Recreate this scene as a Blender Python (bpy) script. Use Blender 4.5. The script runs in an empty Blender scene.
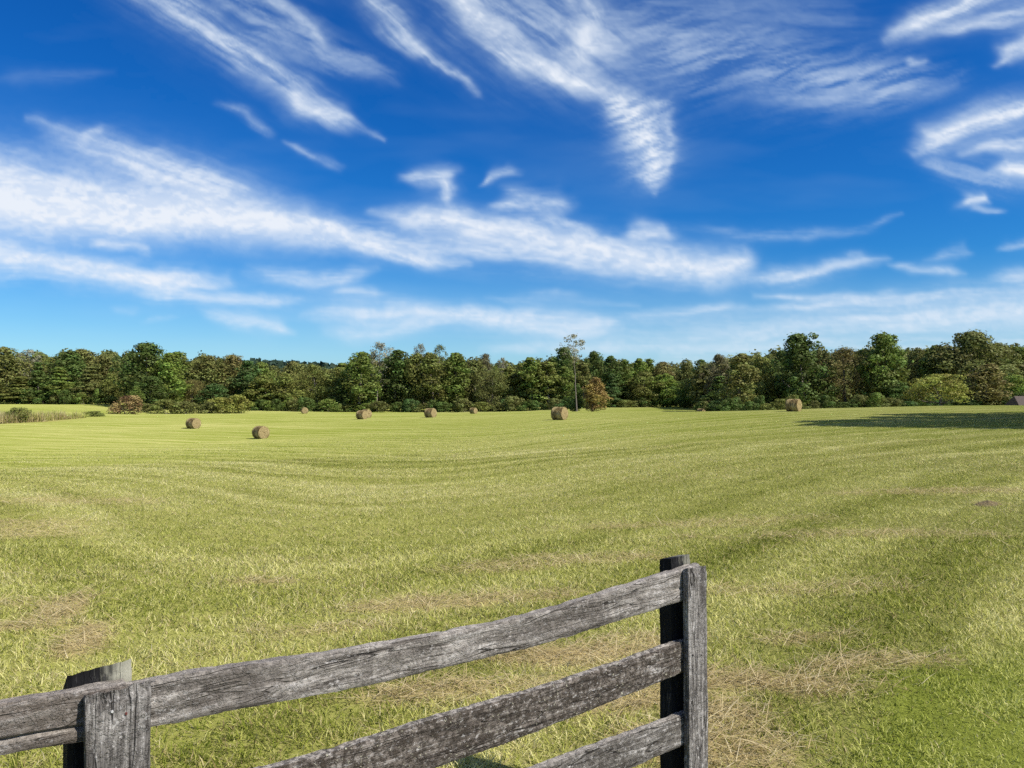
import bpy, bmesh, math, random
import numpy as np
from mathutils import Vector, Matrix

random.seed(7)
rng = np.random.default_rng(11)
SC = bpy.context.scene
COL = SC.collection
R = math.radians

# ------------------------------------------------------------------ camera model
F = 768.0                     # focal length in pixels of the 1024 wide picture
EYE = np.array([0.0, 0.0, 2.0])
PITCH = math.atan((395.0 - 384.0) / F)
CP, SP = math.cos(PITCH), math.sin(PITCH)


def ray(px, py):
    """direction (unnormalised) through a photograph position"""
    a = (px - 512.0) / F
    b = (384.0 - py) / F
    return np.array([a, CP - b * SP, SP + b * CP])


def at(px, py, Y):
    d = ray(px, py)
    return EYE + d * (Y / d[1])


def azx(px, Y):
    return ray(px, 400.0)[0] / ray(px, 400.0)[1] * Y


cam_d = bpy.data.cameras.new('camera')
cam_d.lens = F / 1024 * 36
cam_d.sensor_width = 36
cam_d.clip_start = 0.05
cam_d.clip_end = 30000
cam = bpy.data.objects.new('camera', cam_d)
COL.objects.link(cam)
cam.location = EYE
cam.rotation_euler = (math.pi / 2 + PITCH, 0, 0)
SC.camera = cam

# ------------------------------------------------------------------ small helpers


def tag(o, label=None, cat=None, group=None, kind=None):
    if label:
        o['label'] = label
    if cat:
        o['category'] = cat
    if group:
        o['group'] = group
    if kind:
        o['kind'] = kind
    return o


def empty(name, loc, rz=0.0):
    o = bpy.data.objects.new(name, None)
    o.empty_display_size = 0.3
    COL.objects.link(o)
    o.location = loc
    o.rotation_euler = (0, 0, rz)
    return o


def link(name, me, parent=None, mat=None):
    o = bpy.data.objects.new(name, me)
    COL.objects.link(o)
    if mat is not None and not me.materials:
        me.materials.append(mat)
    if parent is not None:
        o.parent = parent
    return o


def np_mesh(name, verts, faces, smooth=False):
    """faces: (n,k) int array, or a list of such arrays"""
    if not isinstance(faces, (list, tuple)):
        faces = [faces]
    faces = [np.asarray(f) for f in faces if len(f)]
    me = bpy.data.meshes.new(name)
    nv = len(verts)
    me.vertices.add(nv)
    me.vertices.foreach_set('co', np.asarray(verts, dtype=np.float32).ravel())
    loops = np.concatenate([f.ravel() for f in faces]).astype(np.int32)
    sizes = np.concatenate([np.full(len(f), f.shape[1], dtype=np.int32) for f in faces])
    starts = np.concatenate([[0], np.cumsum(sizes)[:-1]]).astype(np.int32)
    me.loops.add(len(loops))
    me.loops.foreach_set('vertex_index', loops)
    me.polygons.add(len(sizes))
    me.polygons.foreach_set('loop_start', starts)
    me.polygons.foreach_set('loop_total', sizes)
    if smooth:
        me.polygons.foreach_set('use_smooth', np.ones(len(sizes), dtype=bool))
    me.update(calc_edges=True)
    me.validate()
    return me


def attr(me, name, vals):
    a = me.attributes.new(name, 'FLOAT', 'POINT')
    a.data.foreach_set('value', np.asarray(vals, dtype=np.float32).ravel())


# ------------------------------------------------------------------ numpy noise
_tab = np.random.default_rng(3).random((256, 256))


def vnoise(x, y, seed=0):
    x = np.asarray(x, dtype=float) + seed * 17.31
    y = np.asarray(y, dtype=float) + seed * 9.77
    xi = np.floor(x).astype(int)
    yi = np.floor(y).astype(int)
    fx = x - xi
    fy = y - yi
    fx = fx * fx * fx * (fx * (fx * 6 - 15) + 10)
    fy = fy * fy * fy * (fy * (fy * 6 - 15) + 10)
    a = _tab[xi & 255, yi & 255]
    b = _tab[(xi + 1) & 255, yi & 255]
    c = _tab[xi & 255, (yi + 1) & 255]
    d = _tab[(xi + 1) & 255, (yi + 1) & 255]
    return (a * (1 - fx) + b * fx) * (1 - fy) + (c * (1 - fx) + d * fx) * fy


def fbm(x, y, oct=4, seed=0, gain=0.5):
    s = 0.0
    amp = 1.0
    tot = 0.0
    c, sn = math.cos(0.6), math.sin(0.6)
    for k in range(oct):
        s = s + amp * vnoise(x, y, seed + k * 3)
        tot += amp
        amp *= gain
        x, y = (c * x - sn * y) * 2.03 + 5.2, (sn * x + c * y) * 2.03 + 1.7
    return s / tot


def sstep(a, b, x):
    t = np.clip((x - a) / (b - a), 0, 1)
    return t * t * (3 - 2 * t)


# ------------------------------------------------------------------ terrain
ctrl = []


def C(px, py, Y):
    ctrl.append(at(px, py, Y))


def W(x, y, z):
    ctrl.append(np.array([x, y, z]))


W(0, 0, 0); W(-4, 2, 0); W(4, 2, 0); W(0, 6, 0); W(-5, 6, -0.05); W(6, 6, 0.02)
W(-9, 11, -0.25); W(0, 12, -0.1); W(9, 11, 0.05); W(0, -60, 0.3); W(-90, -50, -0.5); W(90, -50, 1.0)
W(-18, 22, -0.8); W(0, 24, -0.35); W(16, 24, 0.0); W(-60, 20, -2.2); W(45, 30, 0.4)
C(261, 438.5, 83); C(194, 428.5, 102); C(304, 413.5, 180); C(363, 419, 120); C(430, 417.3, 113)
C(473, 413.5, 180); C(559, 420, 83); C(792, 411.3, 86); C(640, 420, 80)
C(400, 450, 45); C(600, 440, 45); C(120, 455, 55); C(900, 420.5, 60); C(1010, 421, 60); C(1024, 450, 30)
C(400, 411.3, 205); C(500, 411.3, 200); C(590, 411.6, 132); C(660, 411.8, 125)
C(630, 414.5, 160); C(700, 415, 158); C(725, 416, 150); C(600, 407.5, 200); C(660, 407.5, 198); C(640, 406.5, 215)
C(735, 411.3, 105); C(850, 407.6, 110); C(1000, 405.8, 112); C(850, 410.5, 150); C(1000, 410.5, 150)
C(0, 424, 114); C(60, 419, 126); C(115, 415.5, 145); C(150, 413.8, 165); C(250, 411.3, 192)
C(0, 421, 128); C(50, 416, 140)
C(0, 411, 155); C(50, 404, 205); C(0, 402.5, 210); C(100, 404.5, 200); C(-120, 405, 200)
W(-160, 60, -4); W(-250, 250, -2.5); W(0, 380, -3); W(250, 300, -1); W(200, 100, 0.5); W(-400, 0, -4); W(400, 0, 1)
ctrl = np.array(ctrl)


def _U(d2):
    return d2 * np.log(d2 + 1e-9)


SCL = 100.0
P0 = ctrl[:, :2] / SCL
n0 = len(P0)
d2 = ((P0[:, None, :] - P0[None, :, :]) ** 2).sum(-1)
A = np.zeros((n0 + 3, n0 + 3))
A[:n0, :n0] = _U(d2) + np.eye(n0) * 2e-4
A[:n0, n0] = 1
A[:n0, n0 + 1:] = P0
A[n0:, :n0] = A[:n0, n0:].T
sol = np.linalg.solve(A, np.concatenate([ctrl[:, 2], [0, 0, 0]]))


def ground(x, y):
    x = np.atleast_1d(np.asarray(x, dtype=float))
    y = np.atleast_1d(np.asarray(y, dtype=float))
    r = np.hypot(x, y)
    k = np.minimum(1.0, 380.0 / np.maximum(r, 1e-6))
    out = np.empty(len(x))
    for i in range(0, len(x), 60000):
        q = np.stack([x[i:i + 60000] * k[i:i + 60000], y[i:i + 60000] * k[i:i + 60000]], 1) / SCL
        dd = ((q[:, None, :] - P0[None, :, :]) ** 2).sum(-1)
        out[i:i + 60000] = _U(dd) @ sol[:n0] + sol[n0] + q @ sol[n0 + 1:]
    out = np.clip(out, -9, 6)
    near = 1 - sstep(60, 150, r)
    out += (fbm(x / 2.6, y / 2.6, 3, 5) - 0.5) * 0.10 * near * sstep(0.5, 4, r)
    out += (fbm(x / 14, y / 14, 3, 8) - 0.5) * 0.12 * sstep(5, 25, r)
    return out


def gz(x, y):
    return float(ground([x], [y])[0])


def lawn_mask(x, y):
    """short green lawn in the near right corner (border runs past the end of the fence)"""
    bx = 1.45 + (fbm(np.asarray(y) * 0.9, np.asarray(x) * 0.9, 3, 21) - 0.5) * 1.3
    # border line from (1.65,4.1) through (2.6,5.8) to (4.75,7.1) and on
    yy = np.interp(x, [-4, 0.9, 1.65, 2.6, 4.75, 9, 30], [-3.3, 2.6, 4.0, 5.5, 6.8, 9.0, 17])
    return 1 - sstep(-0.45, 0.45, np.asarray(y) - yy + (bx - 1.45))


# patches of dry straw: x, y, radius along, radius across, angle, strength
def gp(px, py, z=0.0):
    d = ray(px, py)
    t = (z - EYE[2]) / d[2]
    p = EYE + d * t
    return p[0], p[1]


STRAW = []
for (px, py, ra, rb, ang, s) in [
        (775, 685, 0.95, 0.30, -12, 1.0), (850, 668, 0.7, 0.18, 15, .8), (735, 715, 0.35, 0.3, 0, .9), (720, 752, .45, .3, 0, .8),
        (810, 640, 0.6, 0.14, 10, .45), (560, 655, 0.9, 0.22, 8, .9), (470, 690, 0.7, 0.22, 10, .75), (610, 700, .5, .2, 15, .8),
        (640, 640, 0.5, 0.15, 5, .6), (450, 600, 1.2, 0.25, 12, .55), (330, 625, .7, .2, 8, .35),
        (62, 604, 0.22, 0.5, 18, .75), (80, 638, 0.20, 0.45, 20, .8), (15, 622, 0.4, 0.12, 0, .7), (20, 598, .4, .15, 0, .4),
        (262, 578, 0.35, 0.15, 0, .5), (560, 560, 1.5, .35, 10, .35), (790, 590, 1.6, .3, 6, .25), (850, 545, 2.2, .4, 3, .25),
        (10, 520, 2.2, 0.9, -20, .35), (70, 490, 3.0, .8, -15, .25), (950, 500, 2.5, .5, 0, .4), (700, 530, 2.5, .5, 12, .3)]:
    x, y = gp(px, py, -0.15 if py < 560 else 0.0)
    STRAW.append((x, y, ra, rb, R(ang), s))


def straw_mask(x, y):
    x = np.asarray(x, dtype=float)
    y = np.asarray(y, dtype=float)
    m = np.zeros_like(x)
    wob = (fbm(x * 1.7, y * 1.7, 3, 33) - 0.5)
    for (cx, cy, ra, rb, a, s) in STRAW:
        dx, dy = x - cx, y - cy
        u = (dx * math.cos(a) + dy * math.sin(a)) / ra
        v = (-dx * math.sin(a) + dy * math.cos(a)) / rb
        q = np.sqrt(u * u + v * v) + wob * 1.2
        m = np.maximum(m, s * (1 - sstep(0.45, 1.35, q)))
    return m


def swath(x, y):
    """mowing rows run along rounded V-shaped lines round the near corner of the field"""
    dx = x + 3.0
    d = y - 1.45 * np.sqrt(dx * dx + 7) * 1.4 / (1 + np.sqrt(dx * dx + 7) / 32) + (fbm(np.asarray(x) / 9, np.asarray(y) / 9, 2, 44) - .5) * 4
    rows = np.sin(d * 2 * math.pi / 3.3 + 3 * vnoise(d * .3, dx * .05, 47)) * vnoise(d * .12, dx * .06, 48)
    return .55 * fbm(d * 0.42, dx * 0.035, 3, 41) + .45 * fbm(d * 1.2, dx * 0.09, 3, 46) + .15 * rows


# ------------------------------------------------------------------ node helpers
class NT:
    def __init__(self, tree):
        self.t = tree
        tree.nodes.clear()

    def n(self, typ, **kw):
        nd = self.t.nodes.new(typ)
        for k, v in kw.items():
            if k == 'ins':
                for a, b in v.items():
                    s = nd.inputs[a]
                    if hasattr(b, 'is_output') or isinstance(b, bpy.types.NodeSocket):
                        self.t.links.new(b, s)
                    else:
                        s.default_value = b
            else:
                setattr(nd, k, v)
        return nd

    def math(self, op, a, b=None, clamp=False):
        ins = {0: a}
        if b is not None:
            ins[1] = b
        return self.n('ShaderNodeMath', operation=op, use_clamp=clamp, ins=ins).outputs[0]

    def mix(self, f, a, b, blend='MIX'):
        nd = self.n('ShaderNodeMix', data_type='RGBA', blend_type=blend, ins={0: f, 6: a, 7: b})
        return nd.outputs[2]

    def noise(self, vec, scale, detail=3.0, rough=0.55, dist=0.0):
        ins = {'Scale': scale, 'Detail': detail, 'Roughness': rough, 'Distortion': dist}
        if vec is not None:
            ins['Vector'] = vec
        return self.n('ShaderNodeTexNoise', ins=ins).outputs[0]

    def ramp(self, f, pts):
        nd = self.n('ShaderNodeValToRGB', ins={0: f})
        el = nd.color_ramp.elements
        while len(el) < len(pts):
            el.new(0.5)
        for e, (p, c) in zip(el, pts):
            e.position = p
            e.color = c if hasattr(c, '__len__') else (c, c, c, 1)
        return nd.outputs[0]

    def attr(self, name):
        return self.n('ShaderNodeAttribute', attribute_name=name).outputs['Fac']


def rgb(r, g, b):
    return (r, g, b, 1.0)


def material(name):
    m = bpy.data.materials.new(name)
    m.use_nodes = True
    return m, NT(m.node_tree)


def out(nt, shader, disp=None):
    o = nt.n('ShaderNodeOutputMaterial', ins={'Surface': shader})
    if disp is not None:
        nt.t.links.new(disp, o.inputs['Displacement'])
    return o


GREEN = rgb(0.165, 0.220, 0.030)
YELLOW = rgb(0.345, 0.345, 0.078)
STRAWC = rgb(0.420, 0.330, 0.165)
LAWN = rgb(0.085, 0.170, 0.018)


def mat_ground():
    m, N = material('mown_hay_field')
    g = N.n('ShaderNodeNewGeometry')
    pos = g.outputs['Position']
    sx = N.n('ShaderNodeSeparateXYZ', ins={0: pos})
    x, y = sx.outputs[0], sx.outputs[1]
    dx = N.math('ADD', x, 3.0)
    hyp = N.math('SQRT', N.math('ADD', N.math('MULTIPLY', dx, dx), 7.0))
    hyp = N.math('DIVIDE', N.math('MULTIPLY', hyp, 1.4), N.math('ADD', 1.0, N.math('DIVIDE', hyp, 32.0)))
    d = N.math('SUBTRACT', y, N.math('MULTIPLY', hyp, 1.45))
    wob = N.math('MULTIPLY', N.noise(pos, 0.08, 2), 5.0)
    d = N.math('ADD', d, wob)
    v1 = N.n('ShaderNodeCombineXYZ', ins={0: N.math('MULTIPLY', d, 0.42), 1: N.math('MULTIPLY', dx, 0.022)}).outputs[0]
    v2 = N.n('ShaderNodeCombineXYZ', ins={0: N.math('MULTIPLY', d, 1.3), 1: N.math('MULTIPLY', dx, 0.11)}).outputs[0]
    b1 = N.noise(v1, 1.0, 3, 0.6)
    b2 = N.noise(v2, 1.0, 4, 0.65)
    big = N.noise(pos, 0.035, 3, 0.5)
    fine = N.noise(pos, 2.2, 5, 0.7)
    tiny = N.noise(pos, 14.0, 4, 0.7)
    f = N.math('ADD', N.math('MULTIPLY', b1, 0.55), N.math('MULTIPLY', b2, 0.75))
    f = N.math('ADD', f, N.math('MULTIPLY', fine, 0.35))
    f = N.math('ADD', f, N.math('MULTIPLY', big, 0.45))
    f = N.math('ADD', f, N.math('MULTIPLY', tiny, 0.25))
    f = N.math('DIVIDE', f, 2.35)
    rows = N.math('MULTIPLY', N.math('SINE', N.math('ADD', N.math('MULTIPLY', d, 1.9), N.math('MULTIPLY', b1, 5.0))), .030)
    f = N.math('ADD', f, rows)
    col = N.ramp(f, [(0.36, rgb(0.120, 0.150, 0.024)), (0.45, rgb(0.19, 0.220, 0.040)), (0.52, rgb(0.262, 0.275, 0.080)), (0.60, rgb(0.34, 0.335, 0.118)), (0.72, rgb(.42, .395, .175))])
    straw = N.attr('straw')
    lawn = N.attr('lawn')
    # under the standing stubble close by lies darker thatch
    th = N.mix(fine, rgb(.15, .155, .04), rgb(.28, .27, .09))
    col = N.mix(N.math('MULTIPLY', N.attr('thatch'), .7), col, th)
    meadow = N.attr('wild')
    col = N.mix(N.math('MULTIPLY', straw, N.math('ADD', 0.35, fine), clamp=True), col, STRAWC)
    lc = N.mix(fine, rgb(0.13, 0.16, 0.022), rgb(0.23, 0.26, 0.05))
    col = N.mix(lawn, col, lc)
    wc = N.mix(N.noise(pos, 0.35, 4, .7), rgb(0.16, 0.15, 0.05), rgb(0.27, 0.21, 0.09))
    col = N.mix(meadow, col, wc)
    bump = N.n('ShaderNodeBump', ins={'Strength': 0.9, 'Distance': 0.06, 'Height': N.math('ADD', N.noise(pos, 5.0, 5, .75), N.math('MULTIPLY', tiny, .6))})
    # thatch: soft, no gloss
    p = N.n('ShaderNodeBsdfDiffuse', ins={'Color': col, 'Roughness': 1.0, 'Normal': bump.outputs[0]})
    out(N, p.outputs[0])
    return m


def mat_grass():
    m, N = material('grass_blade')
    tone = N.attr('tone')
    dry = N.attr('dry')
    lawn = N.attr('lawn')
    c = N.ramp(tone, [(0.0, rgb(0.095, 0.130, 0.014)), (0.26, rgb(0.255, 0.295, 0.042)), (0.58, rgb(0.52, 0.52, 0.145)), (1.0, rgb(0.80, 0.76, 0.36))])
    lc = N.ramp(tone, [(0.0, rgb(0.10, 0.135, 0.016)), (0.5, rgb(0.31, 0.36, 0.055)), (1.0, rgb(0.60, 0.61, 0.20))])
    c = N.mix(lawn, c, lc)
    s = N.ramp(tone, [(0.0, rgb(0.30, 0.225, 0.105)), (0.5, rgb(0.55, 0.45, 0.24)), (1.0, rgb(0.78, 0.69, 0.45))])
    c = N.mix(dry, c, s)
    p = N.n('ShaderNodeBsdfPrincipled', ins={'Base Color': c, 'Roughness': 0.7, 'Specular IOR Level': 0.04})
    t = N.n('ShaderNodeBsdfTranslucent', ins={'Color': c})
    mx = N.n('ShaderNodeMixShader', ins={0: 0.42, 1: p.outputs[0], 2: t.outputs[0]})
    out(N, mx.outputs[0])
    return m


def mat_leaf():
    m, N = material('foliage')
    oi = N.n('ShaderNodeObjectInfo')
    tone = N.attr('tone')
    c = oi.outputs['Color']
    hsv = N.n('ShaderNodeHueSaturation', ins={'Hue': N.math('ADD', 0.47, N.math('MULTIPLY', tone, 0.06)),
                                              'Saturation': 1.0,
                                              'Value': N.math('ADD', 0.64, N.math('MULTIPLY', tone, 1.05)),
                                              'Color': c})
    c = hsv.outputs[0]
    p = N.n('ShaderNodeBsdfPrincipled', ins={'Base Color': c, 'Roughness': 0.6, 'Specular IOR Level': 0.2})
    t = N.n('ShaderNodeBsdfTranslucent', ins={'Color': c})
    mx = N.n('ShaderNodeMixShader', ins={0: 0.32, 1: p.outputs[0], 2: t.outputs[0]})
    out(N, mx.outputs[0])
    return m


def mat_bark():
    m, N = material('bark')
    tc = N.n('ShaderNodeTexCoord').outputs['Object']
    mp = N.n('ShaderNodeMapping', ins={0: tc, 3: (4, 4, 0.8)}).outputs[0]
    c = N.mix(N.noise(mp, 2.0, 5, .7), rgb(.10, .08, .06), rgb(.27, .24, .20))
    p = N.n('ShaderNodeBsdfPrincipled', ins={'Base Color': c, 'Roughness': .9})
    out(N, p.outputs[0])
    return m


def mat_wood(name, dark, mid, light, lichen=0.0, tint=None, vertical=False, seed=0.0, warm=None):
    """weathered grey board; the grain runs along the object's local X (or Z)"""
    m, N = material(name)
    tc = N.n('ShaderNodeTexCoord').outputs['Object']
    st = (30, 30, 1.6) if vertical else (1.6, 30, 30)
    off = (seed * 3.1, seed * 1.7, seed * 2.3)
    warp = N.n('ShaderNodeTexNoise', ins={'Vector': tc, 'Scale': 4.0, 'Detail': 1.0})
    add = N.n('ShaderNodeVectorMath', operation='MULTIPLY_ADD', ins={0: warp.outputs['Color'], 1: (0.03, 0.03, 0.03), 2: tc}).outputs[0]
    mp = N.n('ShaderNodeMapping', ins={0: add, 1: off, 3: st}).outputs[0]
    grain = N.noise(mp, 1.6, 6, 0.72)
    mp2 = N.n('ShaderNodeMapping', ins={0: add, 1: off, 3: (tuple(v * 2.6 for v in st))}).outputs[0]
    fineg = N.noise(mp2, 2.2, 5, 0.8)
    blot = N.noise(N.n('ShaderNodeMapping', ins={0: tc, 1: off}).outputs[0], 5.0, 4, .6)
    speck = N.noise(N.n('ShaderNodeMapping', ins={0: tc, 1: off, 3: (1, 1.8, 1.8) if not vertical else (1.8, 1.8, 1)}).outputs[0], 48.0, 4, .7)
    f = N.math('ADD', N.math('MULTIPLY', grain, .55), N.math('MULTIPLY', fineg, .35))
    f = N.math('ADD', f, N.math('MULTIPLY', blot, .25))
    c = N.ramp(f, [(0.47, dark), (0.555, mid), (0.63, light), (0.72, rgb(.56, .54, .53))])
    # fine dark checks along the grain
    chk = N.math('MULTIPLY', N.math('SUBTRACT', 0.42, fineg), 9.0, clamp=True)
    c = N.mix(N.math('MULTIPLY', chk, .75), c, rgb(.02, .018, .016))
    # long splits along the grain
    mp3 = N.n('ShaderNodeMapping', ins={0: add, 1: off, 3: ((14, 14, .9) if vertical else (.9, 14, 14))}).outputs[0]
    spl = N.math('ABSOLUTE', N.math('SUBTRACT', N.noise(mp3, 1.3, 2, .5), .52))
    spl = N.math('MULTIPLY', N.math('SUBTRACT', .010, spl), 130.0, clamp=True)
    c = N.mix(N.math('MULTIPLY', spl, .85), c, rgb(.014, .012, .011))
    # pale flecks of raised fibre
    fl = N.math('MULTIPLY', N.math('SUBTRACT', speck, 0.57), 12.0, clamp=True)
    if tint is None:
        c = N.mix(N.math('MULTIPLY', fl, .7), c, rgb(.50, .485, .475))
        # sunlight from above is painted into the upper faces, with some bleaching
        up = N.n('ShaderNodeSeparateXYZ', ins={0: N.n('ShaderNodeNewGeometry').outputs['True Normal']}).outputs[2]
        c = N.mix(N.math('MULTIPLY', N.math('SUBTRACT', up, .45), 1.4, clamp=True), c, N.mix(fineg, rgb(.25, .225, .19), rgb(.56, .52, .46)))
    if warm is not None:
        wf = N.ramp(N.noise(N.n('ShaderNodeMapping', ins={0: tc, 1: off}).outputs[0], 2.4, 3, .5), [(.45, 0.0), (.65, 1.0)])
        c = N.mix(N.math('MULTIPLY', wf, .55), c, warm)
    h = N.math('ADD', N.math('MULTIPLY', fineg, .8), N.math('MULTIPLY', grain, .8))
    h = N.math('SUBTRACT', h, spl)
    if lichen > 0:
        l1 = N.noise(tc, 75.0, 3, .6)
        l2 = N.noise(tc, 7.0, 3, .6)
        crust = N.math('MULTIPLY', N.math('SUBTRACT', N.noise(tc, 38.0, 5, .75), .47), 9.0, clamp=True)
        c = N.mix(N.math('MULTIPLY', crust, lichen * .8), c, rgb(.035, .027, .020))
        lf = N.math('MULTIPLY', N.math('SUBTRACT', N.math('ADD', l1, N.math('MULTIPLY', l2, .35)), .80), 14.0, clamp=True)
        c = N.mix(N.math('MULTIPLY', lf, lichen), c, rgb(.48, .46, .36))
        h = N.math('ADD', h, N.math('MULTIPLY', crust, .8))
        h = N.math('ADD', h, lf)
    if tint is not None:
        c = tint(N, tc, c, fineg, grain)
    b = N.n('ShaderNodeBump', ins={'Strength': .9, 'Distance': .006, 'Height': h}).outputs[0]
    p = N.n('ShaderNodeBsdfPrincipled', ins={'Base Color': c, 'Roughness': .85, 'Specular IOR Level': .2, 'Normal': b})
    out(N, p.outputs[0])
    return m


def mat_plain(name, col, rough=.6, metal=0.0, var=0.15, scale=20.0):
    m, N = material(name)
    tc = N.n('ShaderNodeTexCoord').outputs['Object']
    dk = tuple(v * (1 - var) for v in col[:3]) + (1,)
    c = N.mix(N.noise(tc, scale, 4), dk, col)
    p = N.n('ShaderNodeBsdfPrincipled', ins={'Base Color': c, 'Roughness': rough, 'Metallic': metal})
    out(N, p.outputs[0])
    return m


M_GROUND = mat_ground()
M_GRASS = mat_grass()
M_LEAF = mat_leaf()
M_BARK = mat_bark()

# ------------------------------------------------------------------ light
SUN_EL, SUN_AZ = 45.0, (0.877, -0.48)      # horizontal direction towards the sun
az = math.atan2(SUN_AZ[0], SUN_AZ[1])       # clockwise from +Y
sd = Vector((math.sin(az) * math.cos(R(SUN_EL)), math.cos(az) * math.cos(R(SUN_EL)), math.sin(R(SUN_EL))))
sun_d = bpy.data.lights.new('sun', 'SUN')
sun_d.energy = 5.0
sun_d.angle = R(0.5)
sun_d.color = (1.0, 0.93, 0.82)
sun = bpy.data.objects.new('sun', sun_d)
COL.objects.link(sun)
sun.location = (40, -20, 60)
sun.rotation_euler = sd.to_track_quat('Z', 'Y').to_euler()

world = bpy.data.worlds.new('World')
SC.world = world
world.use_nodes = True
WN = NT(world.node_tree)
sky = WN.n('ShaderNodeTexSky', sky_type='NISHITA', sun_disc=False, sun_elevation=R(SUN_EL), sun_rotation=az,
           altitude=200.0, air_density=1.0, dust_density=0.35, ozone_density=3.0)
hs0 = WN.n('ShaderNodeHueSaturation', ins={'Saturation': 1.30, 'Hue': 0.505, 'Value': 1.0, 'Color': sky.outputs[0]})
hm = WN.n('ShaderNodeMix', data_type='RGBA', blend_type='MULTIPLY', ins={0: 1.0, 6: hs0.outputs[0], 7: rgb(.60, .83, 1.08)})
hc = WN.n('ShaderNodeSeparateColor', ins={0: hm.outputs[2]})
hs = WN.n('ShaderNodeCombineColor', ins={0: WN.math('MULTIPLY', WN.math('POWER', hc.outputs[0], 1.45), .31),
                                         1: WN.math('MULTIPLY', WN.math('POWER', hc.outputs[1], 1.11), .65),
                                         2: WN.math('MULTIPLY', hc.outputs[2], .82)})
# unseen cloud added behind and above the view, to whiten the ambient light
wd = WN.n('ShaderNodeTexCoord').outputs['Generated']
ws = WN.n('ShaderNodeSeparateXYZ', ins={0: wd})
back = WN.math('MULTIPLY', WN.math('SUBTRACT', 0.30, ws.outputs[1]), 2.5, clamp=True)
cn = WN.noise(WN.n('ShaderNodeMapping', ins={0: wd, 3: (1.6, 1.0, 3.0)}).outputs[0], 2.2, 5, .6)
cn = WN.math('MULTIPLY', WN.math('SUBTRACT', cn, .42), 4.5, clamp=True)
cl = WN.n('ShaderNodeMix', data_type='RGBA', ins={0: WN.math('MULTIPLY', back, WN.math('MULTIPLY', cn, .85)), 6: hs.outputs[0], 7: rgb(6.2, 6.4, 6.8)})
bg = WN.n('ShaderNodeBackground', ins={'Color': cl.outputs[2], 'Strength': 0.10})
WN.n('ShaderNodeOutputWorld', ins={'Surface': bg.outputs[0]})

SC.view_settings.view_transform = 'Standard'
SC.view_settings.look = 'None'
SC.view_settings.exposure = 0.45
SC.view_settings.gamma = 1.0
SC.view_settings.use_curve_mapping = False
SC.cycles.use_denoising = False
SC.cycles.denoiser = 'OPENIMAGEDENOISE'
SC.cycles.denoising_input_passes = 'RGB_ALBEDO_NORMAL'
SC.cycles.sample_clamp_indirect = 2.0
SC.cycles.max_bounces = 6
SC.cycles.diffuse_bounces = 2
SC.cycles.glossy_bounces = 1
SC.cycles.transmission_bounces = 3
SC.cycles.transparent_max_bounces = 6
SC.cycles.use_adaptive_sampling = True
SC.cycles.adaptive_threshold = 0.02
SC.cycles.caustics_reflective = False
SC.cycles.caustics_refractive = False
SC.render.film_transparent = False

# ------------------------------------------------------------------ clouds (high cirrus on a distant dome)
RD = 9000.0


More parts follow.
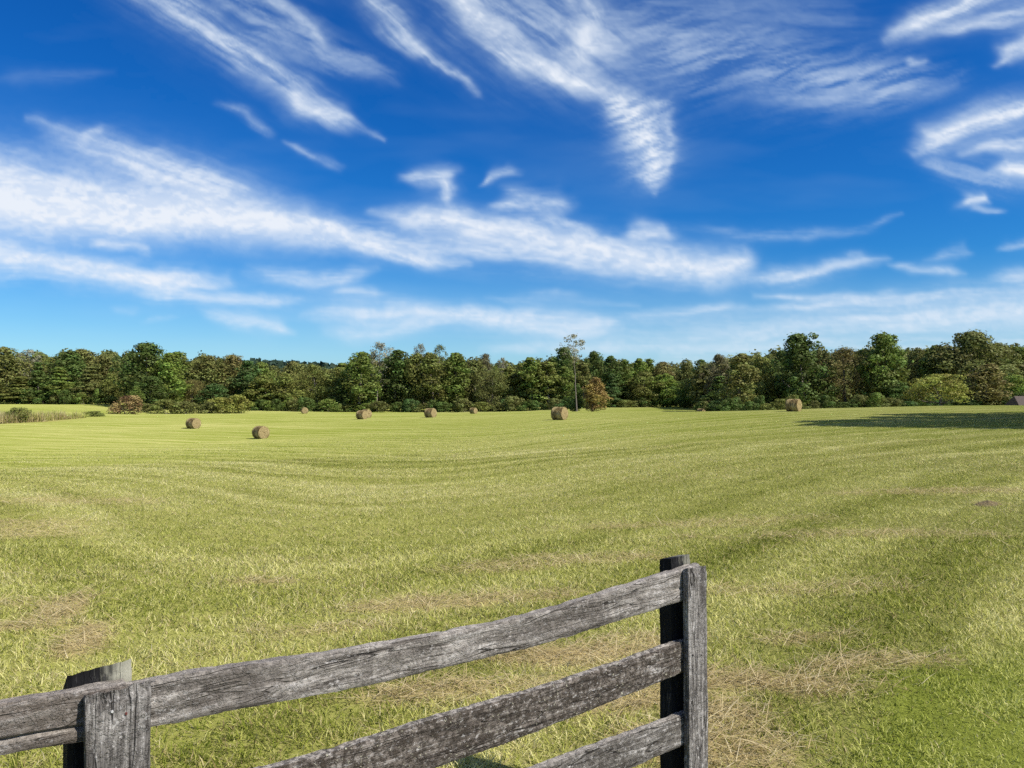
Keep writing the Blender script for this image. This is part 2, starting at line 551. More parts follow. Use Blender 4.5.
def build_clouds():
    step = 1.9
    xs = np.arange(-330, 1354, step)
    ys = np.arange(-230, 396, step)
    X, Y = np.meshgrid(xs, ys)
    # domain warps in several sizes
    w1x = (fbm(X / 95, Y / 60, 4, 1) - .5) * 46
    w1y = (fbm(X / 95, Y / 60, 4, 7) - .5) * 30
    w2x = (fbm(X / 34, Y / 20, 3, 13) - .5) * 17
    w2y = (fbm(X / 34, Y / 20, 3, 19) - .5) * 8
    U = X + w1x * .6 + w2x
    V = Y + w1y * .6 + w2y
    keep = np.ones_like(X)

    def stroke(pts, op, soft=1.0, streak=0.6, fs=(60, 7), flow=None, seed=0, warp=1.0):
        """pts: (x, y, half width). density by distance to the polyline, broken into filaments"""
        nonlocal keep
        pts = np.array(pts, dtype=float)
        pts[:, 2] *= 1.12
        pad = pts[:, 2].max() * 2.4 + 40
        sel = (X > pts[:, 0].min() - pad) & (X < pts[:, 0].max() + pad) & (Y > pts[:, 1].min() - pad) & (Y < pts[:, 1].max() + pad)
        u = X[sel] + (U - X)[sel] * warp
        v = Y[sel] + (V - Y)[sel] * warp
        best = np.full(u.shape, 1e9)
        for (x0, y0, a0), (x1, y1, a1) in zip(pts[:-1], pts[1:]):
            ex, ey = x1 - x0, y1 - y0
            L2 = ex * ex + ey * ey + 1e-6
            t = np.clip(((u - x0) * ex + (v - y0) * ey) / L2, 0, 1)
            hw = a0 + (a1 - a0) * t
            q = np.hypot(u - x0 - ex * t, v - y0 - ey * t) / np.maximum(hw, .5)
            best = np.minimum(best, q)
        d = .82 * np.exp(-(best ** 2) / (soft * .8)) + .18 * np.exp(-(best ** 1.4) / (soft * 1.2))
        # strokes thin out towards their ends
        ax, ay = pts[-1, 0] - pts[0, 0], pts[-1, 1] - pts[0, 1]
        tt = ((u - pts[0, 0]) * ax + (v - pts[0, 1]) * ay) / (ax * ax + ay * ay + 1e-6)
        d = d * (.25 + .75 * sstep(-.05, .22, tt)) * (.25 + .75 * sstep(-.05, .22, 1 - tt))
        if flow is None:
            ex, ey = pts[-1, 0] - pts[0, 0], pts[-1, 1] - pts[0, 1]
            a = math.atan2(ey, ex)
        else:
            a = R(flow)
        c, s = math.cos(a), math.sin(a)
        al = (X[sel] + w2x[sel] * .5) * c + (Y[sel] + w2y[sel] * .5) * s
        ac = -(X[sel] + w2x[sel] * .5) * s + (Y[sel] + w2y[sel] * .5) * c + w1y[sel] * .3
        n = fbm(al / (fs[0] * 1.4), ac / (fs[1] * 1.15), 5, 50 + seed, .58)
        n = sstep(.24, .74, n)
        dd = d * (1 - streak + streak * n * 1.35)
        keep[sel] *= 1 - np.clip(dd * op * 1.0, 0, .93)

    S = stroke
    # upper left diagonal streamer
    S([(120, -30, 26), (165, 5, 20), (215, 38, 17), (262, 68, 15), (300, 97, 14), (338, 118, 10), (372, 134, 4), (385, 142, 2)], .58, streak=.65, seed=1)
    S([(288, 90, 6), (304, 104, 9), (330, 112, 8), (358, 126, 5)], .60, streak=.4, seed=2)
    S([(190, -20, 45), (270, 25, 30), (350, 60, 16), (400, 78, 8)], .28, streak=.8, fs=(45, 8), seed=3)
    S([(262, -10, 8), (310, 25, 7), (330, 52, 6)], .35, seed=4)
    S([(218, 106, 4), (246, 116, 5), (278, 134, 5)], .30, seed=5)
    S([(292, 143, 3), (325, 160, 5), (345, 168, 3)], .30, seed=6)
    S([(0, 78, 9), (60, 82, 8), (110, 75, 3)], .08, seed=7)
    # second streamer, to its right
    S([(352, -30, 12), (385, 15, 10), (412, 46, 9), (436, 60, 6), (478, 94, 4)], .55, streak=.6, seed=8)
    S([(405, 35, 4), (420, 48, 6), (433, 54, 3)], .5, streak=.3, seed=9)
    # veil and big plume above centre
    S([(420, -20, 40), (500, 20, 42), (570, 45, 40), (640, 55, 36)], .42, streak=.7, fs=(50, 10), flow=35, seed=10)
    S([(440, -25, 14), (478, 25, 14), (512, 58, 13), (545, 74, 12), (582, 86, 11), (615, 94, 9)], .78, streak=.45, flow=32, seed=11)
    S([(575, -15, 20), (598, 12, 14), (590, 40, 14), (582, 70, 14)], .50, streak=.5, flow=70, seed=12)
    S([(600, 90, 10), (618, 106, 18), (636, 130, 22), (650, 155, 19), (655, 178, 12), (657, 192, 4)], .82, soft=1.15, streak=.45, fs=(16, 3.2), flow=-18, warp=.75, seed=13)
    S([(628, 96, 6), (662, 108, 7), (672, 150, 6), (660, 178, 5)], .35, streak=.7, fs=(14, 3), flow=-18, seed=14)
    S([(600, 40, 40), (700, 55, 38), (800, 75, 30), (880, 80, 26), (965, 78, 12)], .30, streak=.8, fs=(34, 6), flow=-14, seed=15)
    S([(720, 98, 8), (820, 98, 8), (920, 90, 8), (960, 82, 4)], .22, streak=.6, seed=16)
    S([(760, 80, 16), (850, 70, 14), (905, 72, 9)], .20, streak=.9, fs=(20, 4), flow=-30, seed=17)
    S([(600, 10, 30), (720, 10, 40), (860, 20, 30)], .14, streak=.8, fs=(60, 9), seed=18)
    # top right
    S([(885, 38, 6), (915, 24, 10), (950, 8, 11), (1000, -14, 14), (1060, -30, 16)], .75, streak=.4, seed=19)
    S([(925, 30, 6), (975, 22, 9), (1030, 14, 12), (1100, 10, 14)], .55, streak=.5, seed=20)
    S([(1002, 66, 4), (1008, 54, 8), (1030, 44, 12), (1080, 38, 16)], .8, streak=.3, seed=21)
    S([(905, 56, 3), (915, 62, 4), (930, 60, 3)], .4, streak=.3, seed=22)
    S([(917, 152, 5), (940, 138, 13), (975, 124, 15), (1020, 112, 14), (1090, 102, 14)], .82, streak=.35, seed=23)
    S([(965, 150, 4), (995, 146, 7), (1040, 142, 8), (1090, 138, 9)], .8, streak=.3, seed=24)
    S([(985, 168, 5), (1005, 166, 9), (1040, 172, 16), (1090, 176, 22)], .85, streak=.3, seed=25)
    S([(920, 160, 9), (965, 172, 14), (1020, 190, 12)], .32, streak=.7, seed=26)
    S([(953, 209, 4), (965, 202, 6), (979, 198, 6), (984, 203, 3)], .72, streak=.2, seed=27)
    S([(962, 210, 3), (985, 212, 3), (1005, 214, 2)], .45, streak=.3, seed=28)
    # main bank, left to centre
    S([(-120, 196, 34), (-20, 206, 30), (50, 214, 25), (120, 222, 20), (190, 222, 18), (255, 222, 15), (310, 230, 11), (352, 240, 8)], .90, soft=1.3, streak=.22, fs=(120, 13), seed=29)
    S([(22, 122, 3), (60, 136, 7), (105, 150, 12), (150, 170, 16), (205, 190, 18), (262, 206, 15)], .66, streak=.55, fs=(70, 7), seed=30)
    S([(80, 140, 6), (105, 133, 4)], .35, seed=31)
    S([(-60, 150, 20), (0, 168, 14), (50, 182, 12), (110, 196, 12)], .40, streak=.7, seed=32)
    S([(-60, 190, 20), (60, 198, 18), (170, 205, 16)], .42, streak=.6, seed=33)
    S([(90, 242, 4), (135, 250, 5), (148, 257, 3)], .5, streak=.4, seed=34)
    S([(290, 214, 6), (330, 226, 10), (372, 246, 10), (420, 258, 7), (470, 262, 4)], .66, streak=.55, fs=(40, 6), seed=35)
    S([(-140, 185, 40), (0, 195, 38), (90, 200, 32), (180, 210, 26), (280, 222, 18), (360, 240, 10)], .44, soft=1.2, streak=.35, fs=(130, 16), seed=80)
    S([(40, 140, 8), (110, 165, 20), (180, 190, 24), (260, 212, 20), (330, 230, 12)], .34, streak=.5, fs=(90, 10), seed=81)
    S([(250, 222, 10), (330, 236, 16), (430, 240, 20), (540, 250, 22), (650, 262, 20), (740, 268, 14)], .42, streak=.6, fs=(60, 9), seed=82)
    S([(-80, 262, 16), (40, 270, 18), (150, 284, 16), (260, 296, 12), (360, 300, 6)], .34, streak=.6, fs=(80, 8), seed=83)
    S([(260, 318, 12), (400, 320, 16), (560, 328, 16), (700, 330, 16), (900, 318, 18), (1060, 308, 20)], .22, streak=.6, fs=(110, 7), seed=84)
    # left lower bands
    S([(-90, 240, 12), (0, 256, 12), (60, 268, 12), (120, 281, 10), (180, 284, 8), (232, 280, 5)], .78, streak=.3, seed=36)
    S([(60, 265, 6), (150, 278, 8), (235, 276, 5)], .35, seed=37)
    S([(118, 292, 6), (190, 298, 8), (250, 304, 7), (298, 298, 4)], .45, streak=.6, seed=38)
    S([(255, 268, 7), (300, 275, 10), (345, 282, 9), (378, 270, 4)], .52, streak=.5, seed=39)
    S([(198, 314, 4), (235, 322, 8), (262, 330, 8), (288, 336, 4)], .58, streak=.35, seed=40)
    S([(146, 323, 3), (162, 321, 4), (180, 320, 2)], .3, seed=41)
    S([(330, 296, 4), (360, 294, 5), (385, 298, 3)], .4, seed=42)
    S([(112, 312, 3), (140, 312, 4)], .16, seed=43)
    # centre bank
    S([(372, 208, 5), (410, 216, 10), (455, 220, 12), (500, 232, 13), (550, 246, 13), (610, 256, 13), (660, 262, 13), (705, 266, 13), (742, 270, 10)], .9, streak=.28, fs=(80, 9), seed=44)
    S([(340, 236, 6), (400, 244, 8), (470, 250, 7), (540, 258, 6), (620, 268, 5)], .55, streak=.55, seed=45)
    S([(690, 270, 6), (712, 266, 16), (735, 258, 11), (748, 262, 6)], .70, streak=.2, fs=(30, 8), seed=46)
    S([(728, 280, 5), (770, 274, 9), (810, 272, 9), (850, 262, 7), (880, 254, 4)], .60, streak=.5, seed=47)
    S([(400, 178, 4), (428, 180, 9), (444, 172, 8), (455, 167, 4)], .6, streak=.4, flow=-10, seed=48)
    S([(438, 176, 6), (448, 192, 8), (455, 206, 5)], .72, streak=.3, flow=65, seed=49)
    S([(480, 182, 3), (492, 176, 6), (505, 174, 4), (522, 176, 2)], .5, streak=.4, seed=50)
    S([(492, 210, 5), (515, 200, 10), (550, 206, 11), (572, 204, 7)], .66, streak=.45, fs=(24, 6), seed=51)
    S([(500, 222, 7), (560, 226, 8), (590, 238, 7)], .45, streak=.6, fs=(24, 6), seed=52)
    S([(625, 236, 6), (648, 230, 9), (676, 232, 6)], .7, streak=.25, seed=53)
    S([(590, 240, 5), (630, 244, 7), (690, 248, 6)], .4, seed=54)
    S([(680, 226, 4), (740, 232, 6), (800, 232, 6), (862, 224, 4), (900, 218, 2)], .28, streak=.7, seed=55)
    S([(845, 252, 3), (862, 254, 4)], .3, seed=56)
    S([(880, 262, 3), (915, 266, 5), (948, 272, 5), (962, 273, 3)], .45, streak=.4, seed=57)
    S([(925, 258, 3), (960, 252, 6), (975, 254, 3)], .28, seed=58)
    S([(1005, 250, 3), (1040, 244, 6)], .4, seed=59)
    S([(1000, 278, 5), (1060, 272, 8)], .5, seed=60)
    # low bands above the woods
    S([(296, 318, 3), (330, 312, 7), (390, 310, 9), (440, 316, 10), (490, 324, 9), (540, 326, 8), (600, 332, 6)], .60, streak=.4, fs=(90, 6), seed=61)
    S([(318, 328, 5), (350, 330, 8), (400, 328, 7), (450, 324, 6)], .55, streak=.35, seed=62)
    S([(470, 318, 6), (540, 314, 9), (590, 322, 10), (618, 332, 5)], .62, streak=.35, fs=(80, 6), seed=63)
    S([(480, 300, 3), (560, 298, 4), (640, 304, 3)], .30, seed=64)
    S([(616, 318, 4), (680, 312, 7), (740, 306, 8)], .45, streak=.5, seed=65)
    S([(640, 340, 12), (740, 330, 13), (840, 322, 13), (940, 318, 14), (1040, 312, 18), (1150, 306, 20)], .58, streak=.5, fs=(130, 8), seed=66)
    S([(560, 352, 9), (700, 350, 13), (860, 346, 14), (1040, 340, 16), (1200, 336, 16)], .42, streak=.55, fs=(140, 6), seed=67)
    S([(740, 306, 5), (810, 308, 7), (880, 300, 9), (960, 296, 12), (1040, 290, 14), (1140, 284, 16)], .52, streak=.5, fs=(110, 6), seed=68)
    S([(750, 292, 3), (800, 296, 5), (850, 296, 5), (890, 292, 3)], .50, streak=.35, seed=69)
    S([(480, 352, 5), (560, 346, 7), (640, 346, 7)], .35, seed=70)
    # beyond the picture
    S([(-330, 300, 20), (-200, 310, 14), (-60, 318, 5)], .4, seed=71)
    S([(1100, 220, 16), (1240, 236, 18), (1350, 240, 16)], .6, seed=72)
    S([(-300, 60, 16), (-180, 100, 18), (-80, 118, 6)], .5, seed=73)
    S([(1080, -100, 18), (1220, -60, 20), (1340, -20, 10)], .5, seed=74)
    dens = 1 - keep
    # fine tattering and a faint overall veil that grows towards the horizon
    fine = fbm((X + w1x) / 9, (Y + w1y) / 4.5, 4, 90)
    dens = dens * (0.90 + 0.20 * sstep(.3, .7, fine))
    veil = fbm(X / 180, Y / 40, 4, 95)
    dens = 1 - (1 - np.clip(dens, 0, 1)) * (1 - .04 * sstep(.5, .85, veil)) * (1 - 0.34 * sstep(240, 390, Y))
    edge = sstep(-330, -250, X) * (1 - sstep(1270, 1352, X)) * sstep(-230, -150, Y)
    dens = np.clip(dens * edge, 0, .97)
    a = (X - 512) / F
    b = (384 - Y) / F
    D = np.stack([a, CP - b * SP, SP + b * CP], -1)
    D /= np.linalg.norm(D, axis=-1, keepdims=True)
    P = D * RD
    P[..., 2] += EYE[2]
    ny, nx = X.shape
    idx = np.arange(ny * nx).reshape(ny, nx)
    f = np.stack([idx[:-1, :-1], idx[1:, :-1], idx[1:, 1:], idx[:-1, 1:]], -1).reshape(-1, 4)
    dm = dens
    mx = np.maximum.reduce([dm[:-1, :-1], dm[1:, :-1], dm[1:, 1:], dm[:-1, 1:]]).ravel()
    f = f[mx > 0.004]
    me = np_mesh('clouds', P.reshape(-1, 3), f, smooth=True)
    attr(me, 'cloud_cover', dens.ravel())
    m, N = material('cloud')
    den = N.attr('cloud_cover')
    e = N.n('ShaderNodeEmission', ins={'Color': N.mix(den, rgb(.52, .74, .92), rgb(.80, .84, .91)), 'Strength': 0.78})
    t = N.n('ShaderNodeBsdfTransparent')
    mxs = N.n('ShaderNodeMixShader', ins={0: den, 1: t.outputs[0], 2: e.outputs[0]})
    out(N, mxs.outputs[0])
    o = link('clouds', me, None, m)
    tag(o, kind='structure')
    return o


build_clouds()

# ------------------------------------------------------------------ ground sheet
def build_ground():
    rr = [0.0]
    r = 0.4
    while r < 6000:
        rr.append(r)
        r *= 1.03 if r < 500 else 1.12
    rr = np.array(rr[1:])
    na = 900
    th = np.linspace(0, 2 * math.pi, na, endpoint=False)
    RR, TH = np.meshgrid(rr, th, indexing='ij')
    x = (RR * np.sin(TH)).ravel()
    y = (RR * np.cos(TH)).ravel()
    x = np.append(x, 0.0)
    y = np.append(y, 0.0)
    z = ground(x, y)
    nr = len(rr)
    idx = np.arange(nr * na).reshape(nr, na)
    nxt = np.roll(idx, -1, axis=1)
    q = np.stack([idx[:-1], idx[1:], nxt[1:], nxt[:-1]], -1).reshape(-1, 4)
    q = q[:, ::-1]
    tri = np.stack([np.full(na, nr * na), nxt[0], idx[0]], -1)
    tri = tri[:, ::-1]
    me = np_mesh('ground', np.stack([x, y, z], 1), [q, tri], smooth=True)
    if me.polygons[1000].normal.z < 0:
        me.flip_normals()
    attr(me, 'straw', straw_mask(x, y))
    attr(me, 'lawn', lawn_mask(x, y))
    attr(me, 'thatch', 1 - sstep(14, 70, np.hypot(x, y)))
    # the rank strip left unmown at the field's far left edge
    ey = np.interp(x, [-150, -76, -74, -58, -40, -30], [105, 114, 116, 128, 160, 190])
    t = y - ey
    wild = sstep(0, 1.5, t) * (1 - sstep(9, 14, t)) * (1 - sstep(-76, -68, x))
    attr(me, 'wild', wild)
    o = link('ground', me, None, M_GROUND)
    tag(o, kind='structure')


build_ground()

# ------------------------------------------------------------------ grass and straw
def blades(name, x, y, h, w, lean_dir, lean, tone, dry, lawn, three=False, lift=0.0, curl=0.5):
    z = ground(x, y) - 0.004 + lift
    n = len(x)
    cx, sy = np.cos(lean_dir), np.sin(lean_dir)
    # blade width runs across a direction of its own
    fa = rng.random(n) * math.pi * 2
    wx, wy = np.cos(fa) * w * .5, np.sin(fa) * w * .5
    hx = np.sin(lean) * h
    hz = np.cos(lean) * h
    base = np.stack([x, y, z], 1)
    W3 = np.stack([wx, wy, np.zeros(n)], 1)
    tip = base + np.stack([cx * hx, sy * hx, hz], 1)
    if three:
        v = np.stack([base - W3, base + W3, tip], 1).reshape(-1, 3)
        f = np.arange(n * 3).reshape(n, 3)
        k = 3
        faces = [f]
    else:
        mid = base + np.stack([cx * hx * (.5 - .22 * curl), sy * hx * (.5 - .22 * curl), hz * (.5 + .22 * curl)], 1)
        v = np.stack([base - W3, base + W3, mid + W3 * .8, mid - W3 * .8, tip], 1).reshape(-1, 3)
        i = np.arange(n)[:, None] * 5
        faces = [i + np.array([0, 1, 2, 3]), i + np.array([3, 2, 4])]
        k = 5
    return v, faces, np.repeat(tone, k), np.repeat(dry, k), np.repeat(lawn, k)


def merge(name, chunks, mat):
    V, FQ, FT, T, Dr, L = [], [], [], [], [], []
    off = 0
    for v, faces, t, d, l in chunks:
        V.append(v)
        for f in faces:
            (FQ if f.shape[1] == 4 else FT).append(f + off)
        off += len(v)
        T.append(t); Dr.append(d); L.append(l)
    fs = []
    if FQ:
        fs.append(np.concatenate(FQ))
    if FT:
        fs.append(np.concatenate(FT))
    me = np_mesh(name, np.concatenate(V), fs)
    attr(me, 'tone', np.concatenate(T))
    attr(me, 'dry', np.concatenate(Dr))
    attr(me, 'lawn', np.concatenate(L))
    return link(name, me, None, mat)


def scatter(y0, y1, dens, spread=.84, pw=1.0):
    n = int(dens * spread * (y1 * y1 - y0 * y0))
    yy = np.sqrt(rng.random(n) * (y1 * y1 - y0 * y0) + y0 * y0)
    xx = (rng.random(n) * 2 - 1) * spread * yy
    return xx, yy


def build_grass():
    ch = []
    for (y0, y1, dens, hm, wm, three) in [(2.2, 6.5, 5200, .070, .0058, False), (6.5, 11, 3400, .068, .0072, False),
                                          (11, 20, 1900, .060, .010, True), (20, 38, 560, .060, .017, True), (38, 90, 74, .065, .028, True)]:
        x, y = scatter(y0, y1, dens)
        xs_, ys_ = scatter(y0, y1, dens * .75, 1.75)
        ks = (np.abs(xs_) / ys_ > .84) & (rng.random(len(xs_)) < 1.02 - .55 * sstep(.9, 1.7, np.abs(xs_) / ys_))
        if three:
            ks &= rng.random(len(xs_)) < .6
        x, y = np.concatenate([x, xs_[ks]]), np.concatenate([y, ys_[ks]])
        if y0 < 3:
            xb, yb = rng.random(26000) * 14 - 7, rng.random(26000) * 6.2 - 4
            x, y = np.concatenate([x, xb]), np.concatenate([y, yb])
        n = len(x)
        # clumps: keep more blades in tufts
        cl = fbm(x * 3.1, y * 3.1, 3, 61)
        sw = swath(x, y)
        keepm = rng.random(n) < (.60 + 1.0 * sstep(.3, .7, cl)) * (1 - .97 * sstep(40, 90, np.hypot(x * .7, y)))
        x, y, cl, sw = x[keepm], y[keepm], cl[keepm], sw[keepm]
        n = len(x)
        st = straw_mask(x, y)
        lw = lawn_mask(x, y)
        big = fbm(x / 5, y / 5, 3, 71)
        h = hm * (.55 + .9 * rng.random(n)) * (.6 + .8 * cl) * (1 - .45 * lw)
        w = wm * (.6 + .8 * rng.random(n)) * (1 + .1 * lw)
        ldir = rng.random(n) * 2 * math.pi
        # blades lie over more strongly where the mower's rows went
        lean = np.clip(rng.normal(1.14, .34, n) + st * .4 - lw * .15, 0, 1.45)
        tone = np.clip(rng.normal(.51, .28, n) + (sw - .5) * 1.3 + (big - .5) * .25 + (cl - .5) * .3, 0, 1)
        dry = (rng.random(n) < (.07 + .14 * (big > .52) * (1 - lw) + .75 * st - .05 * lw)).astype(float)
        dry *= .6 + .4 * rng.random(n)
        ch.append(blades('g', x, y, h, w, ldir, lean, tone, dry, lw, three))
    o = merge('grass', ch, M_GRASS)
    tag(o, 'mown yellow green hay stubble covering the near field', 'grass', kind='stuff')
    # loose straw left lying in drifts
    ch = []
    x, y = scatter(2.6, 26, 1500)
    st = straw_mask(x, y)
    big = fbm(x / 3, y / 3, 3, 77)
    k = rng.random(len(x)) < np.where(y < 12, 1.0, .35) * (st * .95 + .016 * sstep(.45, .65, big)) * (1 - .85 * lawn_mask(x, y))
    x, y, st = x[k], y[k], st[k]
    n = len(x)
    main = rng.normal(.25, .75, n)
    flip = rng.random(n) < .5
    ld = main + np.where(flip, math.pi, 0)
    h = .07 + .26 * rng.random(n) ** 1.6
    ch.append(blades('s', x, y, h, .0036 + .0022 * rng.random(n) + y * .00030, ld, np.clip(rng.normal(1.38, .14, n), .8, 1.53),
                     np.clip(rng.normal(.5, .24, n), 0, 1), np.ones(n), np.zeros(n), False, lift=.012 + .035 * rng.random(n) * (.4 + st), curl=.25))
    o = merge('loose_straw', ch, M_GRASS)
    tag(o, 'pale dry straw lying loose in drifts on the mown grass', 'straw', kind='stuff')
    # rank growth along the far left edge of the field
    ch = []
    n = 42000
    x = -108 + rng.random(n) * 36
    ey = np.interp(x, [-150, -76, -74, -58, -40, -30], [105, 114, 116, 128, 160, 190])
    y = ey + .6 + rng.random(n) ** 1.2 * 12
    hgt = fbm(x / 4, y / 4, 3, 81)
    h = (.38 + (.8 + .8 * sstep(-100, -80, x)) * sstep(.28, .7, hgt)) * (.5 + .6 * rng.random(n))
    ch.append(blades('r', x, y, h, .05 + .07 * rng.random(n), rng.random(n) * 6.28, np.abs(rng.normal(.3, .35, n)),
                     np.clip(rng.normal(.42, .2, n) + (hgt - .5) * .5, 0, 1), (rng.random(n) < .60 + 1.2 * (fbm(x / 5, y / 5, 2, 83) - .4)).astype(float) * .8, np.zeros(n), True))
    o = merge('tall_grass', ch, M_GRASS)
    tag(o, 'unmown tan and olive weeds along the left edge of the field', 'tall grass', kind='stuff')


build_grass()

# ------------------------------------------------------------------ fence
FV, FC = 1480.0, 2844.0


def depth(px):
    return FC / (FV - px)


E1 = np.array([(FV - 512) / F, 1.0, 0.0])
E1 /= np.linalg.norm(E1)
NRM = np.array([E1[1], -E1[0], 0.0])          # towards the camera side
ORG = np.array([(690 - 512) / F * depth(690), depth(690), 0.0])


def on_plane(px, py, off=0.0):
    """where a photograph position meets the fence's front plane -> (s along, z up)"""
    d = ray(px, py)
    o = ORG + NRM * off
    t = np.dot(o - EYE, NRM) / np.dot(d, NRM)
    p = EYE + d * t
    return float(np.dot(p - ORG, E1)), float(p[2])


FENCE = empty('rail_fence', (ORG[0], ORG[1], gz(ORG[0], ORG[1])), math.atan2(E1[1], E1[0]))
tag(FENCE, 'weathered grey three rail plank fence with split posts in the foreground', 'fence')
FZ = FENCE.location.z
RT = 0.040                     # rail thickness


def rail(pts, mat, s0=None, s1=None, label=None, groove=None, seed=0, tk=RT, y_off=0.0):
    """pts: (s, z_top, z_bottom). local frame: x along the fence, y away from the camera, z up"""
    pts = sorted(pts)
    s = np.array([p[0] for p in pts]); zt = np.array([p[1] for p in pts]); zb = np.array([p[2] for p in pts])
    ns = max(20, int((s[-1] - s[0]) / .022))
    S = np.linspace(s[0], s[-1], ns)
    def smooth(v):
        r = np.interp(S, s, v)
        k = np.ones(9) / 9
        return np.convolve(np.pad(r, 4, mode='edge'), k, 'valid')
    T = smooth(zt) + (fbm(S * 16, S * 0 + seed, 3, 100 + seed) - .5) * .006 + (fbm(S * 55, S * 0 + seed, 2, 105 + seed) - .5) * .005
    B = smooth(zb) + (fbm(S * 13, S * 0 + seed, 3, 110 + seed) - .5) * .006 + (fbm(S * 50, S * 0 + seed, 2, 115 + seed) - .5) * .005
    nz = 15
    rows = []
    fr = np.linspace(0, 1, nz)
    cid = []
    for i in range(ns):
        ring = []
        w = T[i] - B[i]
        for k in range(nz):              # front face, bottom to top, rounded arrises
            q = fr[k]
            e = min(q, 1 - q) * w
            rnd = .005 * max(0, 1 - e / .009) ** 2
            yy = y_off + rnd + (vnoise(S[i] * 9, q * 4 + seed, 120) - .5) * .005 + (vnoise(S[i] * 4, q * 26 + seed, 121) - .5) * .003
            if groove is not None:
                g = groove(S[i])
                if g is not None and abs(q - g[0]) < .036:
                    yy += g[1]
            ring.append((S[i], yy, B[i] + q * w))
        for k in range(3):               # top, back side
            ring.append((S[i], y_off + tk * (.35 + .3 * k) , T[i] + (vnoise(S[i] * 20, k + seed * 2, 122) - .5) * .004))
        for k in range(4):
            q = 1 - k / 3
            ring.append((S[i], y_off + tk, B[i] + .004 + q * (w - .008)))
        rows.append(ring)
    rows = np.array(rows)
    m = rows.shape[1]
    idx = np.arange(ns * m).reshape(ns, m)
    nx = np.roll(idx, -1, axis=1)
    q = np.stack([idx[:-1], idx[1:], nx[1:], nx[:-1]], -1).reshape(-1, 4)
    V = rows.reshape(-1, 3)
    # rough sawn ends
    c0 = len(V)
    V = np.concatenate([V, [rows[0].mean(0)], [rows[-1].mean(0)]])
    t0 = np.stack([np.full(m, c0), idx[0], nx[0]], -1)
    t1 = np.stack([np.full(m, c0 + 1), nx[-1], idx[-1]], -1)
    V[:, 2] -= FZ
    me = np_mesh('rail', V, [q, np.concatenate([t0, t1])], smooth=True)
    o = link('rail', me, FENCE, mat)
    bm = bmesh.new(); bm.from_mesh(me); bmesh.ops.recalc_face_normals(bm, faces=bm.faces); bm.to_mesh(me); bm.free()
    me.set_sharp_from_angle(angle=R(50))
    if label:
        o['label'] = label
    return o


def rpts(lst):
    r = []
    for (px, yt, yb) in lst:
        z = depth(px)
        s, zt = on_plane(px, yt + 4.2 * (2.09 / z) ** 2)
        s2, zb = on_plane(px, yb)
        r.append((s, zt, zb))
    return r


def plank(name, mat, s0, s1, y0, y1, z_top0, z_top1, label=None, lean=0.0, seed=0, jag=.006, back_drop=.012):
    """upright post plank; top slopes from s0 to s1"""
    ns, nzr = 14, 60
    zb = -0.35
    verts = []
    def pt(u, v, face):
        s = s0 + (s1 - s0) * u
        zt = z_top0 + (z_top1 - z_top0) * u + (vnoise(u * 9, seed * 3.3, 130) - .5) * jag * 2 + (vnoise(u * 23, seed * 1.3 + face, 131) - .5) * jag
        z = zb + (zt - zb) * v
        s += (vnoise(z * 6, seed + (0 if u < .5 else 5), 132) - .5) * .006 + lean * (z - 1.2)
        return s, z
    V = []
    idx = {}
    def ring(v):
        pts = []
        for i in range(ns + 1):
            u = i / ns
            s, z = pt(u, v, 0)
            e = min(u, 1 - u) * abs(s1 - s0)
            yy = y0 + .006 * max(0, 1 - e / .010) ** 2 + (vnoise(u * 22 + seed, z * 3, 133) - .5) * .004 + (vnoise(u * 6 + seed, z * 7, 134) - .5) * .004
            if v > .985:
                yy += .004
            pts.append((s, yy, z))
        for i in range(ns, -1, -1):
            u = i / ns
            s, z = pt(u, v, 1)
            pts.append((s, y1, z - back_drop * max(0.0, (v - .94) / .06)))
        return pts
    vs = np.concatenate([np.linspace(0, .94, nzr), np.array([.955, .97, .98, .988, .995, 1.0])])
    rows = np.array([ring(v) for v in vs])
    m = rows.shape[1]
    n = len(vs)
    ix = np.arange(n * m).reshape(n, m)
    nx = np.roll(ix, -1, axis=1)
    q = np.stack([ix[:-1], nx[:-1], nx[1:], ix[1:]], -1).reshape(-1, 4)
    # top cap, quads between front and back rows
    f = ix[-1][:ns + 1]
    b = ix[-1][ns + 1:][::-1]
    cap = np.stack([f[:-1], f[1:], b[1:], b[:-1]], -1)
    V = rows.reshape(-1, 3).copy()
    V[:, 2] -= FZ
    me = np_mesh(name, V, [q, cap], smooth=True)
    bm = bmesh.new(); bm.from_mesh(me); bmesh.ops.recalc_face_normals(bm, faces=bm.faces); bm.to_mesh(me); bm.free()
    me.set_sharp_from_angle(angle=R(40))
    o = link(name, me, FENCE, mat)
    if label:
        o['label'] = label
    return o


DK, MD, LT = rgb(.054, .047, .041), rgb(.205, .187, .170), rgb(.385, .358, .332)
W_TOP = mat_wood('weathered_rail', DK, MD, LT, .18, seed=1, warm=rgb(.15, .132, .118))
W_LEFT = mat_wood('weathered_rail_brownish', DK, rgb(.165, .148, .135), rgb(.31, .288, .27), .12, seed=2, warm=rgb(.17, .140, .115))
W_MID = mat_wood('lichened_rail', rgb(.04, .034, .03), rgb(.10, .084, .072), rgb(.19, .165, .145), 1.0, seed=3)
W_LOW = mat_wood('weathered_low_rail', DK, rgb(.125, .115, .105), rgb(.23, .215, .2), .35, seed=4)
W_POST = mat_wood('weathered_post', rgb(.045, .041, .038), rgb(.135, .125, .118), rgb(.275, .260, .245), .10, vertical=True, seed=5)


